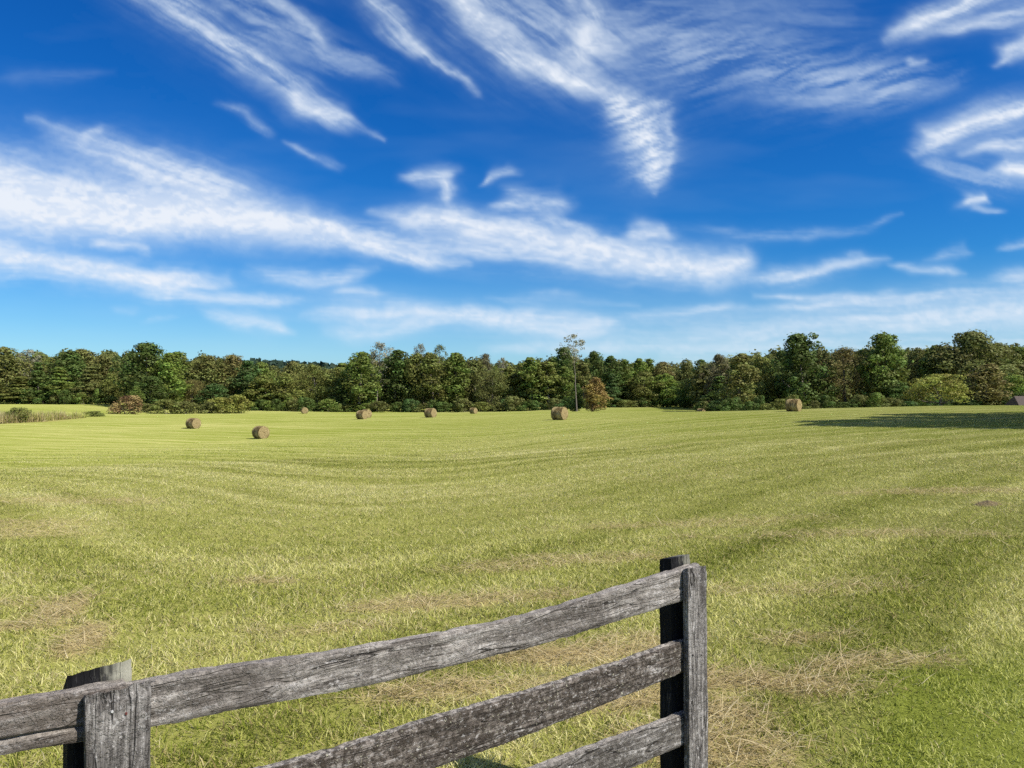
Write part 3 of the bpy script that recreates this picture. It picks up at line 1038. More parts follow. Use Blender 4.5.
def black_to_pale(sa, sb, zt, amount):
    """near black, turning pale at the upper corner"""
    def f(N, tc, c, fineg, grain):
        s = N.n('ShaderNodeSeparateXYZ', ins={0: tc})
        u = N.math('DIVIDE', N.math('SUBTRACT', s.outputs[0], sa), sb - sa)
        d = N.math('MULTIPLY', N.math('SUBTRACT', s.outputs[2], zt - .16), 7.0, clamp=True)
        st = N.noise(N.n('ShaderNodeMapping', ins={0: tc, 3: (60, 60, 3)}).outputs[0], 1.0, 4, .6)
        w = N.math('ADD', N.math('MULTIPLY', N.math('SUBTRACT', u, .40), 3.0), N.math('MULTIPLY', N.math('SUBTRACT', st, .5), 3.2))
        w = N.math('MULTIPLY', N.math('MULTIPLY', w, d, clamp=True), amount)
        pale = N.mix(grain, rgb(.20, .20, .15), rgb(.42, .41, .34))
        return N.mix(w, N.mix(.85, c, rgb(.006, .006, .007)), pale)
    return f


# top rails: left bay and right bay
tl = rpts([(-420, 764, 830), (-200, 731, 793), (0, 700, 756), (77, 687, 743), (126, 679, 736)])
tr = rpts([(126, 681, 732), (152, 678, 728), (200, 669, 718), (250, 661.5, 708), (300, 655, 699), (380, 642.5, 684), (440, 632, 669),
           (500, 621, 655), (560, 605.7, 640), (620, 587, 621), (681, 568, 602), (700, 562.5, 595)])
EDGE = on_plane(118, 700)[0]


def grv_l(s):
    return (.27, .012)


def grv_r(s):
    s_end = tr[-1][0]
    if s > s_end - .22:
        return (.46, .006)
    return None


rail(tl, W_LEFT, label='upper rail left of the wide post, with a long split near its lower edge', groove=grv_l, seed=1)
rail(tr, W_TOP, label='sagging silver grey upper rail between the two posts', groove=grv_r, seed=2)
mr = rpts([(152, 800, 862), (265, 767, 824), (330, 751, 806), (380, 735, 788), (436, 716.5, 768), (500, 699, 746), (540, 688, 731), (560, 681.6, 723), (620, 662, 699), (678, 642, 675), (700, 635, 667)])
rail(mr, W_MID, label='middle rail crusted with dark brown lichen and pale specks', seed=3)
lr = rpts([(152, 910, 972), (400, 815, 868), (540, 767, 812), (600, 744, 783), (676, 716.6, 749), (700, 707.5, 739)])
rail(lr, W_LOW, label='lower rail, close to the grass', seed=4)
# left bay lower boards (run out of the picture below the upper one)
sL = tl[0][0]; sR = tl[-1][0]
zt, zb = tl[-1][1], tl[-1][2]
zt0, zb0 = tl[0][1], tl[0][2]
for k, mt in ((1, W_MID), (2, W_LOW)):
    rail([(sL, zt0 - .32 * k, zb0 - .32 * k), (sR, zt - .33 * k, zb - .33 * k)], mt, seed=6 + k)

# posts: a plank in front of and a thicker plank behind the rails
def post(pxl, pxr, ytl, ytr, byl, byr, shift, seed, pale_amt=1.0):
    t = .036
    s0, z0 = on_plane(pxl, ytl, t)
    s1, z1 = on_plane(pxr, ytr, t)
    # lowest/highest edge that the rails leave free
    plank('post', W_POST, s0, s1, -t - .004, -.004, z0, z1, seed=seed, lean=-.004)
    off = -(RT + .001)
    b0 = s0 + shift
    b1 = s1 + shift
    zz0 = on_plane(*byl, off)[1]
    zz1 = on_plane(*byr, off)[1]
    return s0, s1, plank('post', mat_wood('black_post', rgb(.004, .004, .005), rgb(.010, .010, .011), rgb(.03, .03, .03), 0.0, vertical=True, seed=seed,
                                                  tint=black_to_pale(b0, b1, (zz0 + zz1) / 2 - FZ, pale_amt)), b0, b1, RT + .004, RT + .080, zz0, zz1, seed=seed + 1, label=None, jag=.002, back_drop=.055 if pale_amt == 1 else .014)


sl0, sl1, bl = post(86, 151, 696, 681, (70, 676), (131, 660), -.030, 10)
bl['label'] = 'rear plank of the left post, black with a pale corner'
sr0, sr1, br = post(688.5, 707, 569, 566, (668, 560), (690, 555), -.018, 20, .5)
br['label'] = 'rear plank of the right post, black'
# far left post of the left bay, outside the picture
sx = sL + .10
plank('post', W_POST, sx - .08, sx + .08, -.040, -.004, tl[0][1] + .0, tl[0][1] + .01, seed=30)
plank('post', W_POST, sx - .08, sx + .08, RT + .004, RT + .064, tl[0][1] + .05, tl[0][1] + .06, seed=31)


def nails():
    def disc(px, py, col, r):
        s, z = on_plane(px, py, .040)
        bm = bmesh.new()
        bmesh.ops.create_cone(bm, cap_ends=True, segments=14, radius1=r, radius2=r * .7, depth=.006)
        bmesh.ops.rotate(bm, verts=bm.verts, cent=(0, 0, 0), matrix=Matrix.Rotation(R(90), 3, 'X'))
        me = bpy.data.meshes.new('nail'); bm.to_mesh(me); bm.free()
        o = link('nail', me, FENCE, col)
        o.location = (s, -.0415, z - FZ)
        return o
    zinc = mat_plain('zinc', rgb(.62, .62, .62), .45, .3)
    rust = mat_plain('rust', rgb(.10, .025, .018), .8)
    dark = mat_plain('old_iron', rgb(.03, .025, .022), .8)
    disc(112, 711.5, zinc, .0042)['label'] = 'bright nail head on the left post'
    disc(126, 713.5, rust, .0042)['label'] = 'rusty nail head on the left post'
    disc(693, 655, dark, .004)
    disc(701, 655, dark, .004)
    disc(692, 584, dark, .004)


nails()

# ------------------------------------------------------------------ trees
def ico():
    bm = bmesh.new()
    bmesh.ops.create_icosphere(bm, subdivisions=1, radius=1)
    bm.free()


FORMS = {}


def tube(path, radii, seg=7):
    path = np.array(path, dtype=float)
    V = []
    for i, p in enumerate(path):
        d = path[min(i + 1, len(path) - 1)] - path[max(i - 1, 0)]
        d /= np.linalg.norm(d) + 1e-9
        a = np.cross(d, [0.3, 1, .1]); a /= np.linalg.norm(a) + 1e-9
        b = np.cross(d, a)
        for k in range(seg):
            t = 2 * math.pi * k / seg
            V.append(p + (a * math.cos(t) + b * math.sin(t)) * radii[i])
    n = len(path)
    ix = np.arange(n * seg).reshape(n, seg)
    nx = np.roll(ix, -1, axis=1)
    q = np.stack([ix[:-1], nx[:-1], nx[1:], ix[1:]], -1).reshape(-1, 4)
    return np.array(V), q


def leaf_cloud(centers, radii, flat, n, leaf, g, up=.15, shell=.62, stray=.12):
    """n leaf clumps spread over the shells of the lobes"""
    centers = np.array(centers); radii = np.array(radii)
    wts = radii ** 2
    li = g.choice(len(centers), n, p=wts / wts.sum())
    d = g.normal(size=(n, 3))
    d[:, 2] += up
    d /= np.linalg.norm(d, axis=1, keepdims=True)
    rr = shell + (1.05 - shell) * g.random(n) ** .6
    st = g.random(n) < stray
    rr = np.where(st, rr * (1.05 + .35 * g.random(n)), rr)
    pos = centers[li] + d * (radii[li] * rr)[:, None] * np.array([1, 1, flat])
    nrm = d + g.normal(size=(n, 3)) * .36
    nrm /= np.linalg.norm(nrm, axis=1, keepdims=True)
    a = np.cross(nrm, g.normal(size=(n, 3)))
    a /= np.linalg.norm(a, axis=1, keepdims=True)
    b = np.cross(nrm, a)
    sz = leaf * (.55 + .8 * g.random(n))
    sa = sz[:, None] * .5
    sb = (sz * (.55 + .5 * g.random(n)))[:, None] * .5
    bend = nrm * (sz * .18)[:, None]
    V = np.stack([pos - a * sa, pos - b * sb + bend, pos + a * sa, pos + b * sb + bend], 1).reshape(-1, 3)
    Fq = np.arange(n * 4).reshape(n, 4)
    lob = g.random(len(centers))
    tone = np.clip(.5 + (lob[li] - .5) * .7 + g.normal(size=n) * .15, 0, 1)
    return V, Fq, np.repeat(tone, 4)


def make_form(key, H, env, nl, lobe, n, leaf, flat=.85, tr=.28, crown_base=.15, seed=0, up=.15, shell=.62, stray=.12, limbs=9,
              tiers=False, bush=False, spires=None):
    """env: [(height fraction, radius in metres)] outline of the crown"""
    g = np.random.default_rng(1000 + seed)
    hs_ = [e[0] for e in env]; rs_ = [e[1] for e in env]
    cen, rad = [], []
    lean = g.normal(size=2) * .25
    skew = g.normal(size=2) * rs_[len(rs_) // 2] * .10
    for i in range(nl):
        u = (i + g.random()) / nl
        h = crown_base + (1 - crown_base) * (u ** .85)
        er = np.interp(h, hs_, rs_)
        if tiers:
            h = crown_base + (1 - crown_base) * (round(u * 9) / 9.0 + g.normal() * .035)
            h = min(max(h, .05), .98)
            er = np.interp(h, hs_, rs_)
        lr_ = max(.40, lobe * (.45 + 1.0 * g.random()) * (.55 + .45 * er / max(rs_)))
        th = i * 2.399 + g.random() * 1.2
        rad_pos = max(0.0, er - lr_ * .75) * (.45 + .6 * math.sqrt(g.random())) * (1 + .16 * g.normal())
        z = min(h * H, H - lr_ * flat * .95)
        cen.append((rad_pos * math.cos(th) + lean[0] * h * 2 + skew[0], rad_pos * math.sin(th) + lean[1] * h * 2 + skew[1], max(z, lr_ * flat * .8)))
        rad.append(lr_)
    cen.append((lean[0] * 2 + skew[0], lean[1] * 2 + skew[1], H - lobe * .5 * flat)); rad.append(lobe * .5)
    if not bush and key not in ('sparse', 'thin', 'orchard') and not tiers:
        for q_ in range(9):                      # boughs that break the outline
            h = .35 + .62 * g.random()
            er = np.interp(h, hs_, rs_)
            th = g.random() * 6.28
            r_ = (.35 + .55 * g.random()) * lobe * .8
            f_ = .85 + .35 * g.random()
            cen.append((er * f_ * math.cos(th) + skew[0], er * f_ * math.sin(th) + skew[1], min(h * H, H - r_))); rad.append(r_)
    if spires:
        for (sx, sh, sr) in spires:
            cen.append((sx, g.normal() * .4, H * sh)); rad.append(sr)
    V, Fq, tone = leaf_cloud(cen, rad, flat, n, leaf, g, up, shell, stray)
    me = np_mesh('crown_' + key, V, Fq)
    attr(me, 'tone', tone)
    me.materials.append(M_LEAF)
    # trunk and limbs
    TV, TF = [], []
    off = 0
    top = .45 if bush else .86
    stems = 4 if bush else 1
    for k in range(stems):
        a0 = k * 1.7
        pth, rds = [], []
        for j in range(8):
            q = j / 7
            pth.append((lean[0] * q * 2 * top + skew[0] * q + g.normal() * .06 * q + (q * 1.2 * math.cos(a0) if bush else 0),
                        lean[1] * q * 2 * top + skew[1] * q + g.normal() * .06 * q + (q * 1.2 * math.sin(a0) if bush else 0), -.4 + (H * top + .4) * q))
            rds.append((tr * (1 - .86 * q) + (.10 * tr if j == 0 else 0)) * (.5 if bush else 1))
        v, f = tube(pth, rds, 8)
        TV.append(v); TF.append(f + off); off += len(v)
    if not bush:
        order = g.permutation(len(cen))[:limbs]
        for i in order:
            c = np.array(cen[i])
            hz = max(.12 * H, c[2] - np.hypot(c[0], c[1]) * .75 - .4)
            hz = min(hz, H * top * .96)
            q = (hz + .4) / (H * top + .4)
            p0 = np.array([np.interp(q * 7, range(8), [p[m_] for p in pth]) for m_ in range(3)])
            midp = p0 * .45 + c * .55 + np.array([0, 0, -.12 * np.hypot(*(c - p0)[:2])])
            r0 = tr * (1 - .86 * q) * .6
            v, f = tube([p0, midp, c], [r0, r0 * .6, r0 * .2], 6)
            TV.append(v); TF.append(f + off); off += len(v)
    tm = np_mesh('trunk_' + key, np.concatenate(TV), np.concatenate(TF), smooth=True)
    tm.materials.append(M_BARK)
    z = V[:, 2]
    wpx = np.percentile(np.abs(V[:, 0]), 97) * 2
    FORMS[key] = (me, tm, H, wpx, (np.percentile(V[:, 0], 2) + np.percentile(V[:, 0], 98)) / 2, z.max())


oak = [(0, 1.5), (.12, 3.6), (.3, 4.7), (.55, 4.9), (.75, 4.0), (.9, 2.4), (1, .6)]
ovoid = [(0, 1.8), (.12, 2.9), (.35, 3.5), (.6, 3.1), (.8, 2.0), (.93, 1.0), (1, .2)]
column = [(0, 1.6), (.1, 2.2), (.4, 2.7), (.7, 2.4), (.88, 1.6), (1, .4)]
cone = [(0, 2.6), (.15, 3.6), (.4, 2.9), (.7, 1.7), (.9, .7), (1, .1)]
for s in range(3):
    make_form('oak%d' % s, 16, oak, 46, 1.75, 6400, .46, crown_base=.06, seed=s)
    make_form('ovoid%d' % s, 16, ovoid, 50, 1.25, 6000, .42, crown_base=.05, seed=10 + s)
for s in range(2):
    make_form('column%d' % s, 16, column, 44, 1.05, 5000, .40, crown_base=.05, seed=20 + s)
    make_form('cone%d' % s, 16, cone, 54, 1.25, 5600, .42, flat=.55, crown_base=.06, seed=30 + s, tiers=True, up=.35)
    make_form('wispy%d' % s, 16, oak, 64, 1.35, 8200, .30, flat=1.25, crown_base=.04, seed=40 + s, shell=.2, stray=.22)
    make_form('spired%d' % s, 16, [(0, 2.0), (.12, 3.6), (.3, 4.2), (.5, 3.8), (.65, 3.1), (.8, 2.4), (.93, 1.6), (1, .5)], 52, 1.35, 6800, .44,
              crown_base=.05, seed=50 + s, stray=.16, spires=[(-1.9, .86, .75), (-1.2, .97, .8), (1.5, .93, .95), (.3, .88, .9), (2.3, .74, .9)])
    make_form('bush%d' % s, 4, [(0, 1.8), (.2, 2.3), (.5, 2.4), (.8, 1.7), (1, .6)], 26, .75, 2600, .26, crown_base=.05, seed=60 + s, bush=True, tr=.12)
make_form('sparse', 16, [(0, .2), (.62, .4), (.72, 1.8), (.85, 2.6), (.95, 2.0), (1, .8)], 22, .62, 620, .30, crown_base=.66, seed=70, tr=.12, limbs=22, shell=.3, stray=.3)
make_form('thin', 16, [(0, .4), (.4, 1.6), (.7, 3.0), (.88, 3.0), (1, 1.0)], 34, .95, 2300, .30, crown_base=.35, seed=71, tr=.24, limbs=24, shell=.3, stray=.3)
make_form('orchard', 8, [(0, .5), (.22, 3.6), (.4, 4.6), (.65, 4.2), (.85, 2.8), (1, .8)], 44, 1.15, 5600, .30, crown_base=.24, seed=72, tr=.24, limbs=16)
make_form('wide_oak', 16, [(0, 3.0), (.12, 5.2), (.3, 6.2), (.5, 6.2), (.7, 4.8), (.85, 3.2), (.95, 1.8), (1, .6)], 74, 1.75, 9600, .46, crown_base=.05, seed=73, stray=.16,
          spires=[(-1.8, .9, .9), (2.8, .82, 1.0), (.8, .95, .9)])

# foliage base colours
DG = (.088, .128, .030)      # dark green
MG = (.145, .190, .040)      # mid green
BG = (.185, .250, .048)      # bright green
OL = (.175, .195, .048)      # olive
DO = (.145, .156, .046)      # dark olive
OB = (.165, .172, .050)      # olive brown
BR = (.185, .165, .056)      # brown
RB = (.255, .190, .062)      # red brown
YG = (.260, .265, .058)      # yellow green
BL = (.085, .138, .040)      # blue green
GY = (.260, .255, .175)      # greyish
PL = (.140, .132, .066)      # purple brown

NT_ = 0


def tree(cx, top, w, Y, form, col, label, cat='tree', base=None, group=None, name=None, rz=None, bright=1.0):
    global NT_
    NT_ += 1
    X = azx(cx, Y)
    z0 = gz(X, Y) - .05
    ztop = at(cx, top, Y)[2]
    me, tm, H, wd, xc, zm = FORMS[form]
    root = empty(name or {'bush': 'shrub'}.get(form[:4], {'cone': 'conifer_tree'}.get(form[:4], 'broadleaf_tree')), (X, Y, z0))
    sz = max(.05, (ztop - z0) / zm)
    sxy = (w / F * Y) / wd
    root.scale = (sxy, sxy, sz)
    root.rotation_euler = (0, 0, rz if rz is not None else (NT_ * 2.1) % 6.28)
    jit = 1 + .10 * math.sin(NT_ * 12.9)
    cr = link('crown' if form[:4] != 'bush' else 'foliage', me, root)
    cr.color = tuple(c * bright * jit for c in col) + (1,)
    tk = link('trunk' if form[:4] != 'bush' else 'stems', tm, root)
    tag(root, label, cat, group)
    return root


EDGE_G = 'trees along the edge of the wood'
T = tree
TREES = [
    # left, beyond the second meadow
    (8, 346, 50, 206, 'oak0', OB, 'olive tree with an orange brown patch, at the left edge of the photo'),
    (30, 349, 26, 222, 'thin', GY, 'greyish thin topped tree behind the olive tree at the far left'),
    (48, 355, 36, 220, 'wispy0', OL, 'dull olive rounded tree second from the left edge of the wood'),
    (38, 362, 22, 204, 'cone0', DG, 'narrow dark green tree above the left meadow, in front of a dull olive crown'),
    (66, 350, 36, 212, 'ovoid0', DG, 'tall dark green pointed tree in the middle of the left meadow backdrop'),
    (60, 366, 28, 203, 'cone1', MG, 'shorter mid green layered tree below the dark pointed tree over the left meadow'),
    (84, 348, 38, 224, 'oak1', OB, 'brown olive round crown left of the tallest left hand tree'),
    (86, 366, 32, 205, 'cone0', DO, 'layered dark conifer with pale drooping boughs beside the left meadow shadow'),
    (105, 353, 34, 222, 'oak2', OB, 'brownish crown just left of the tallest left hand tree'),
    (111, 373, 24, 203, 'ovoid1', OL, 'small olive tree at the right end of the left meadow'),
    (18, 376, 34, 202, 'cone1', OL, 'low olive tree with spreading boughs at the left meadow corner'),
    (146, 341, 52, 192, 'oak1', DG, 'tallest tree of the left wood, dark green with a wispy top'),
    (164, 352, 32, 188, 'ovoid2', BG, 'bright mid green crown on the right shoulder of the tallest left tree'),
    (179, 351, 24, 205, 'column0', MG, 'narrow green tree right of the tallest left tree'),
    (149, 375, 32, 182, 'oak2', DG, 'low dark green tree at the foot of the tallest left tree'),
    (136, 386, 18, 176, 'ovoid1', MG, 'small green tree behind the red brown bush'),
    (207, 355, 48, 210, 'oak0', OB, 'broad olive brown tree between the tallest left tree and the reddish one'),
    (192, 379, 30, 196, 'wispy1', BR, 'low brownish tree above the olive hedge bushes'),
    (212, 383, 26, 194, 'ovoid0', BL, 'low blue green tree above the yellow green hedge bush'),
    (236, 353, 30, 214, 'oak2', BR, 'reddish brown tree left of the distant hill gap'),
    (251, 360, 32, 206, 'ovoid1', BL, 'blue green tree standing left of the distant hill gap'),
    (262, 361, 28, 210, 'oak1', MG, 'green rounded tree under the left end of the distant hill'),
    (268, 375, 32, 203, 'ovoid2', OL, 'low olive green tree left of the small bale by the wood'),
    (288, 372, 28, 203, 'ovoid0', OL, 'olive pointed tree below the distant hill, in front of a brownish crown'),
    (297, 361, 30, 218, 'oak0', OB, 'brown olive crown against the distant hill'),
    (318, 363, 38, 212, 'wispy0', OL, 'dull olive hazy tree below the right end of the distant hill'),
    (338, 366, 32, 208, 'oak2', OL, 'olive green tree left of the big sunlit conical tree'),
    (341, 379, 26, 203, 'ovoid1', DG, 'low dark green tree left of the foot of the sunlit conical tree'),
    # middle left
    (358, 351, 42, 200, 'ovoid1', MG, 'big sunlit conical green tree above the twin bales'),
    (376, 341, 30, 222, 'thin', GY, 'tall greyish open crown rising behind the sunlit conical tree'),
    (394, 349, 35, 206, 'ovoid2', DG, 'dark green conical tree right of the greyish open crown'),
    (415, 352, 30, 206, 'oak1', OL, 'olive green crown left half of the broad clump behind the middle bale'),
    (434, 352, 32, 205, 'ovoid0', OL, 'olive green crown right half of the broad clump behind the middle bale'),
    (424, 343, 18, 222, 'thin', GY, 'grey topped tree peeping over the broad olive clump, left one'),
    (438, 344, 19, 224, 'thin', DO, 'dark topped open tree peeping over the broad olive clump, right one'),
    (456, 352, 26, 206, 'column1', MG, 'green columnar tree right of the broad olive clump'),
    (475, 358, 32, 210, 'oak2', DO, 'dull olive tree behind the bale near the wood edge'),
    (484, 353, 18, 224, 'oak0', PL, 'purplish brown crown rising behind the dull olive tree'),
    (492, 369, 34, 204, 'wispy1', DO, 'low dull olive tree with a rounded outline right of the far bale'),
    (505, 357, 13, 226, 'thin', GY, 'small wispy grey tree top on the skyline'),
    (509, 366, 30, 206, 'ovoid0', OL, 'olive tree under the small wispy grey top'),
    (519, 363, 24, 208, 'column0', OL, 'olive columnar tree left of the row of sunlit columns'),
    # centre
    (533, 357, 26, 203, 'column1', MG, 'sunlit green columnar tree directly above left of the nearest centre bale'),
    (549, 361, 26, 202, 'column0', OL, 'olive columnar tree directly behind the nearest centre bale'),
    (561, 345, 26, 214, 'oak2', DG, 'dark round crown left of the tall bare trunked tree'),
    (566, 366, 20, 203, 'column1', MG, 'green column left of the tall bare trunked tree'),
    (584, 362, 20, 208, 'column0', OB, 'olive column right behind the tall bare trunked tree'),
    (595, 350, 26, 214, 'oak1', DG, 'dark green round crown right of the tall bare trunked tree'),
    (612, 355, 20, 206, 'column0', DG, 'tall dark green column right of the orange brown tree'),
    (611, 373, 18, 200, 'cone1', BL, 'blue green conifer right of the orange brown tree'),
    (627, 359, 22, 208, 'ovoid1', MG, 'mid green tree over the left part of the hollow lawn'),
    (641, 358, 18, 212, 'column1', BG, 'pale green tree top over the hollow lawn'),
    (650, 358, 14, 214, 'column0', MG, 'slim green spire over the hollow lawn'),
    (663, 361, 26, 212, 'oak0', BR, 'rusty brown crown over the hollow lawn'),
    (645, 371, 32, 204, 'oak1', OL, 'olive tree at the back of the hollow lawn'),
    (667, 373, 26, 202, 'ovoid0', BG, 'bright olive green tree where the hollow lawn meets the shade'),
    (684, 361, 22, 208, 'oak2', DO, 'dark olive tree at the right end of the hollow lawn'),
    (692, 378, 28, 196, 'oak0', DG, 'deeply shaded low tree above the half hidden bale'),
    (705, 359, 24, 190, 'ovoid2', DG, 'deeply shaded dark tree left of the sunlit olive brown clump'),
    # right of centre
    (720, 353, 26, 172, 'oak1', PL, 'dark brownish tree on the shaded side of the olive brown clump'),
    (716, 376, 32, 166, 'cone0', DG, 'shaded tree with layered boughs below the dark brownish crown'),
    (737, 353, 32, 151, 'column1', OB, 'tall sunlit olive brown tree standing forward of the wood'),
    (757, 355, 30, 158, 'oak2', OL, 'dull olive crown left of the tall two lobed tree'),
    (753, 388, 20, 158, 'ovoid1', MG, 'small fresh green tree left of the right hand bale'),
    (776, 372, 42, 160, 'oak0', DG, 'dark green low tree behind the right hand bale'),
    (784, 349, 30, 170, 'oak1', DG, 'dark crown left of the tall two lobed tree'),
    (805, 332, 46, 152, 'spired0', DG, 'tall dark green two lobed tree right of the right hand bale'),
    (845, 346, 60, 156, 'wispy0', BR, 'large hazy brown tree with a few bare twigs on top'),
    (888, 331, 46, 150, 'spired1', MG, 'tall green tree with ragged open spires on top'),
    (900, 381, 40, 146, 'oak2', DG, 'low dark green tree left of the spreading yellow green tree'),
    (914, 347, 28, 168, 'oak0', DO, 'dull green crown right of the ragged spired tree'),
    (930, 345, 30, 164, 'ovoid2', MG, 'green crown above the spreading yellow green tree'),
    (966, 329, 66, 158, 'wide_oak', DO, 'biggest tree of the right wood, dark olive with a broad domed top'),
    (998, 341, 44, 162, 'oak2', DO, 'dark olive tree right of the biggest right hand tree'),
    (1020, 345, 44, 166, 'oak1', MG, 'green tree at the right edge of the photo'),
    (984, 363, 36, 142, 'ovoid0', BR, 'pinkish brown tree in front of the biggest right hand tree'),
    (1010, 374, 34, 146, 'oak0', BG, 'fresh green tree above the brown roof at the right edge'),
    (1060, 340, 60, 160, 'oak1', DO, 'dark olive tree just beyond the right edge of the photo'),
    (-30, 350, 50, 206, 'oak2', DO, 'dark olive tree just beyond the left edge of the photo'),
]
for t in TREES:
    cx, top, w, Y, form, col, lab = t
    T(cx, top, w * 1.06, Y, form, col, lab, group=EDGE_G)

g = np.random.default_rng(15)
SK = [(-20, 350), (20, 352), (60, 354), (100, 356), (125, 352), (150, 348), (185, 355), (230, 357), (256, 364), (330, 367), (345, 358), (400, 354), (450, 355), (500, 362), (560, 356), (600, 356),
      (640, 361), (690, 364), (715, 358), (760, 357), (790, 350), (830, 350), (900, 345), (1030, 345)]
px_ = -10.0
while px_ < 1030:
    Yb = (228 if px_ < 700 else 180) + 8 * g.random()
    tp = np.interp(px_, [a for a, b in SK], [b for a, b in SK]) + 1 + 6 * g.random() ** 1.5
    T(px_, tp, 22 + 14 * g.random(), Yb, ['oak0', 'ovoid1', 'oak2', 'ovoid0', 'column1', 'oak1', 'wispy1'][int(g.integers(0, 7))],
      [DG, MG, OL, DO, DO, OB, MG][int(g.integers(0, 7))], 'tree crown of the second row, showing between the front trees of the wood', 'tree',
      group='second row of trees in the wood')
    px_ += 13 + 8 * g.random()
T(577, 333, 27, 134, 'sparse', GY, 'very tall thin tree with a long bare pale trunk and a sparse crown', name='bare_trunked_tree')
T(592, 377, 24, 137, 'ovoid2', RB, 'small orange brown tree on the field edge right of the bare trunk', bright=1.15)
T(575, 383, 15, 139, 'ovoid0', DG, 'small dense dark green tree at the foot of the bare trunk')
T(941, 373, 58, 122, 'orchard', YG, 'low spreading yellow green tree with its trunk showing, on the right')

# bushes
B_G = 'bushes in the hollow at the far left of the field'
T(126, 395, 27, 158, 'bush0', (.24, .165, .075), 'red brown rounded bush at the corner of the left meadow', 'bush', group=B_G, bright=1.1)
T(168, 399, 30, 168, 'bush1', OL, 'olive bush at the left end of the low hedge', 'bush', group=B_G)
T(187, 401, 26, 171, 'bush0', OB, 'dull olive brown bush in the middle of the low hedge', 'bush', group=B_G)
T(205, 401, 24, 174, 'bush1', DO, 'dark olive bush left of the yellow green one', 'bush', group=B_G)
T(222, 397, 30, 176, 'bush0', YG, 'bright yellow green bush, left half of the pair', 'bush', group=B_G)
T(240, 394, 26, 178, 'bush1', YG, 'taller yellow green bush at the right end of the hedge', 'bush', group=B_G)
T(12, 407, 29, 117, 'bush1', OL, 'round green bush among tan weeds at the left edge', 'bush')
T(95, 411, 20, 138, 'bush0', OL, 'low olive bush in the tan weeds left of the red brown bush', 'bush', group=B_G)
T(148, 403, 20, 172, 'bush1', OB, 'small tawny bush between the red brown bush and the olive hedge', 'bush', group=B_G)

# understorey shrubs that close the wood's foot
g = np.random.default_rng(5)
x = 256
US = 'low shrubs along the foot of the wood'
while x < 1030:
    if x < 600:
        Y, ht = 197, 12
    elif x < 690:
        Y, ht = 199, 12
    elif x < 720:
        Y, ht = 160, 12
    else:
        Y, ht = 140, 14
    w = 12 + 12 * g.random()
    X = azx(x, Y)
    zb = gz(X, Y)
    bpy_ = 395 - (zb - 2) / Y * F
    colr = [DG, MG, OL, DO, BL, DG][int(g.integers(0, 6))]
    T(x, min(bpy_, 412) - ht * (.6 + .7 * g.random()), w, Y + g.random() * 3, 'bush%d' % int(g.integers(0, 2)), colr,
      'low leafy shrub at the shaded foot of the treeline', 'shrub', group=US)
    x += w * .62
x = -10
while x < 120:
    w = 11 + 10 * g.random()
    T(x, 394 - 6 * g.random(), w, 200 + g.random() * 3, 'bush%d' % int(g.integers(0, 2)), [DG, OL, MG, DO][int(g.integers(0, 4))],
      'low shrub along the back of the left meadow', 'shrub', group='low shrubs behind the left meadow')
    x += w * .75

# trees outside the picture on the right whose shade falls across the field
for (X, Y, hgt, wid, fm) in [(42.5, 45.5, 24.5, 11.5, 'oak0'), (46.5, 50.5, 25.5, 11.5, 'oak1'), (51.5, 56, 23.5, 11.5, 'oak2'), (56.5, 61, 24, 11, 'oak0'), (31, 27, 8.5, 5, 'ovoid0')]:
    me, tm, H, wd, xc, zm = FORMS[fm]
    r_ = empty('broadleaf_tree', (X, Y, gz(X, Y) - .05), X)
    r_.scale = (wid / wd, wid / wd, hgt / zm)
    c_ = link('crown', me, r_); c_.color = DG + (1,)
    link('trunk', tm, r_)
    tag(r_, 'tree standing beyond the right edge that throws its shade over the field', 'tree', 'trees beyond the right edge of the photo')


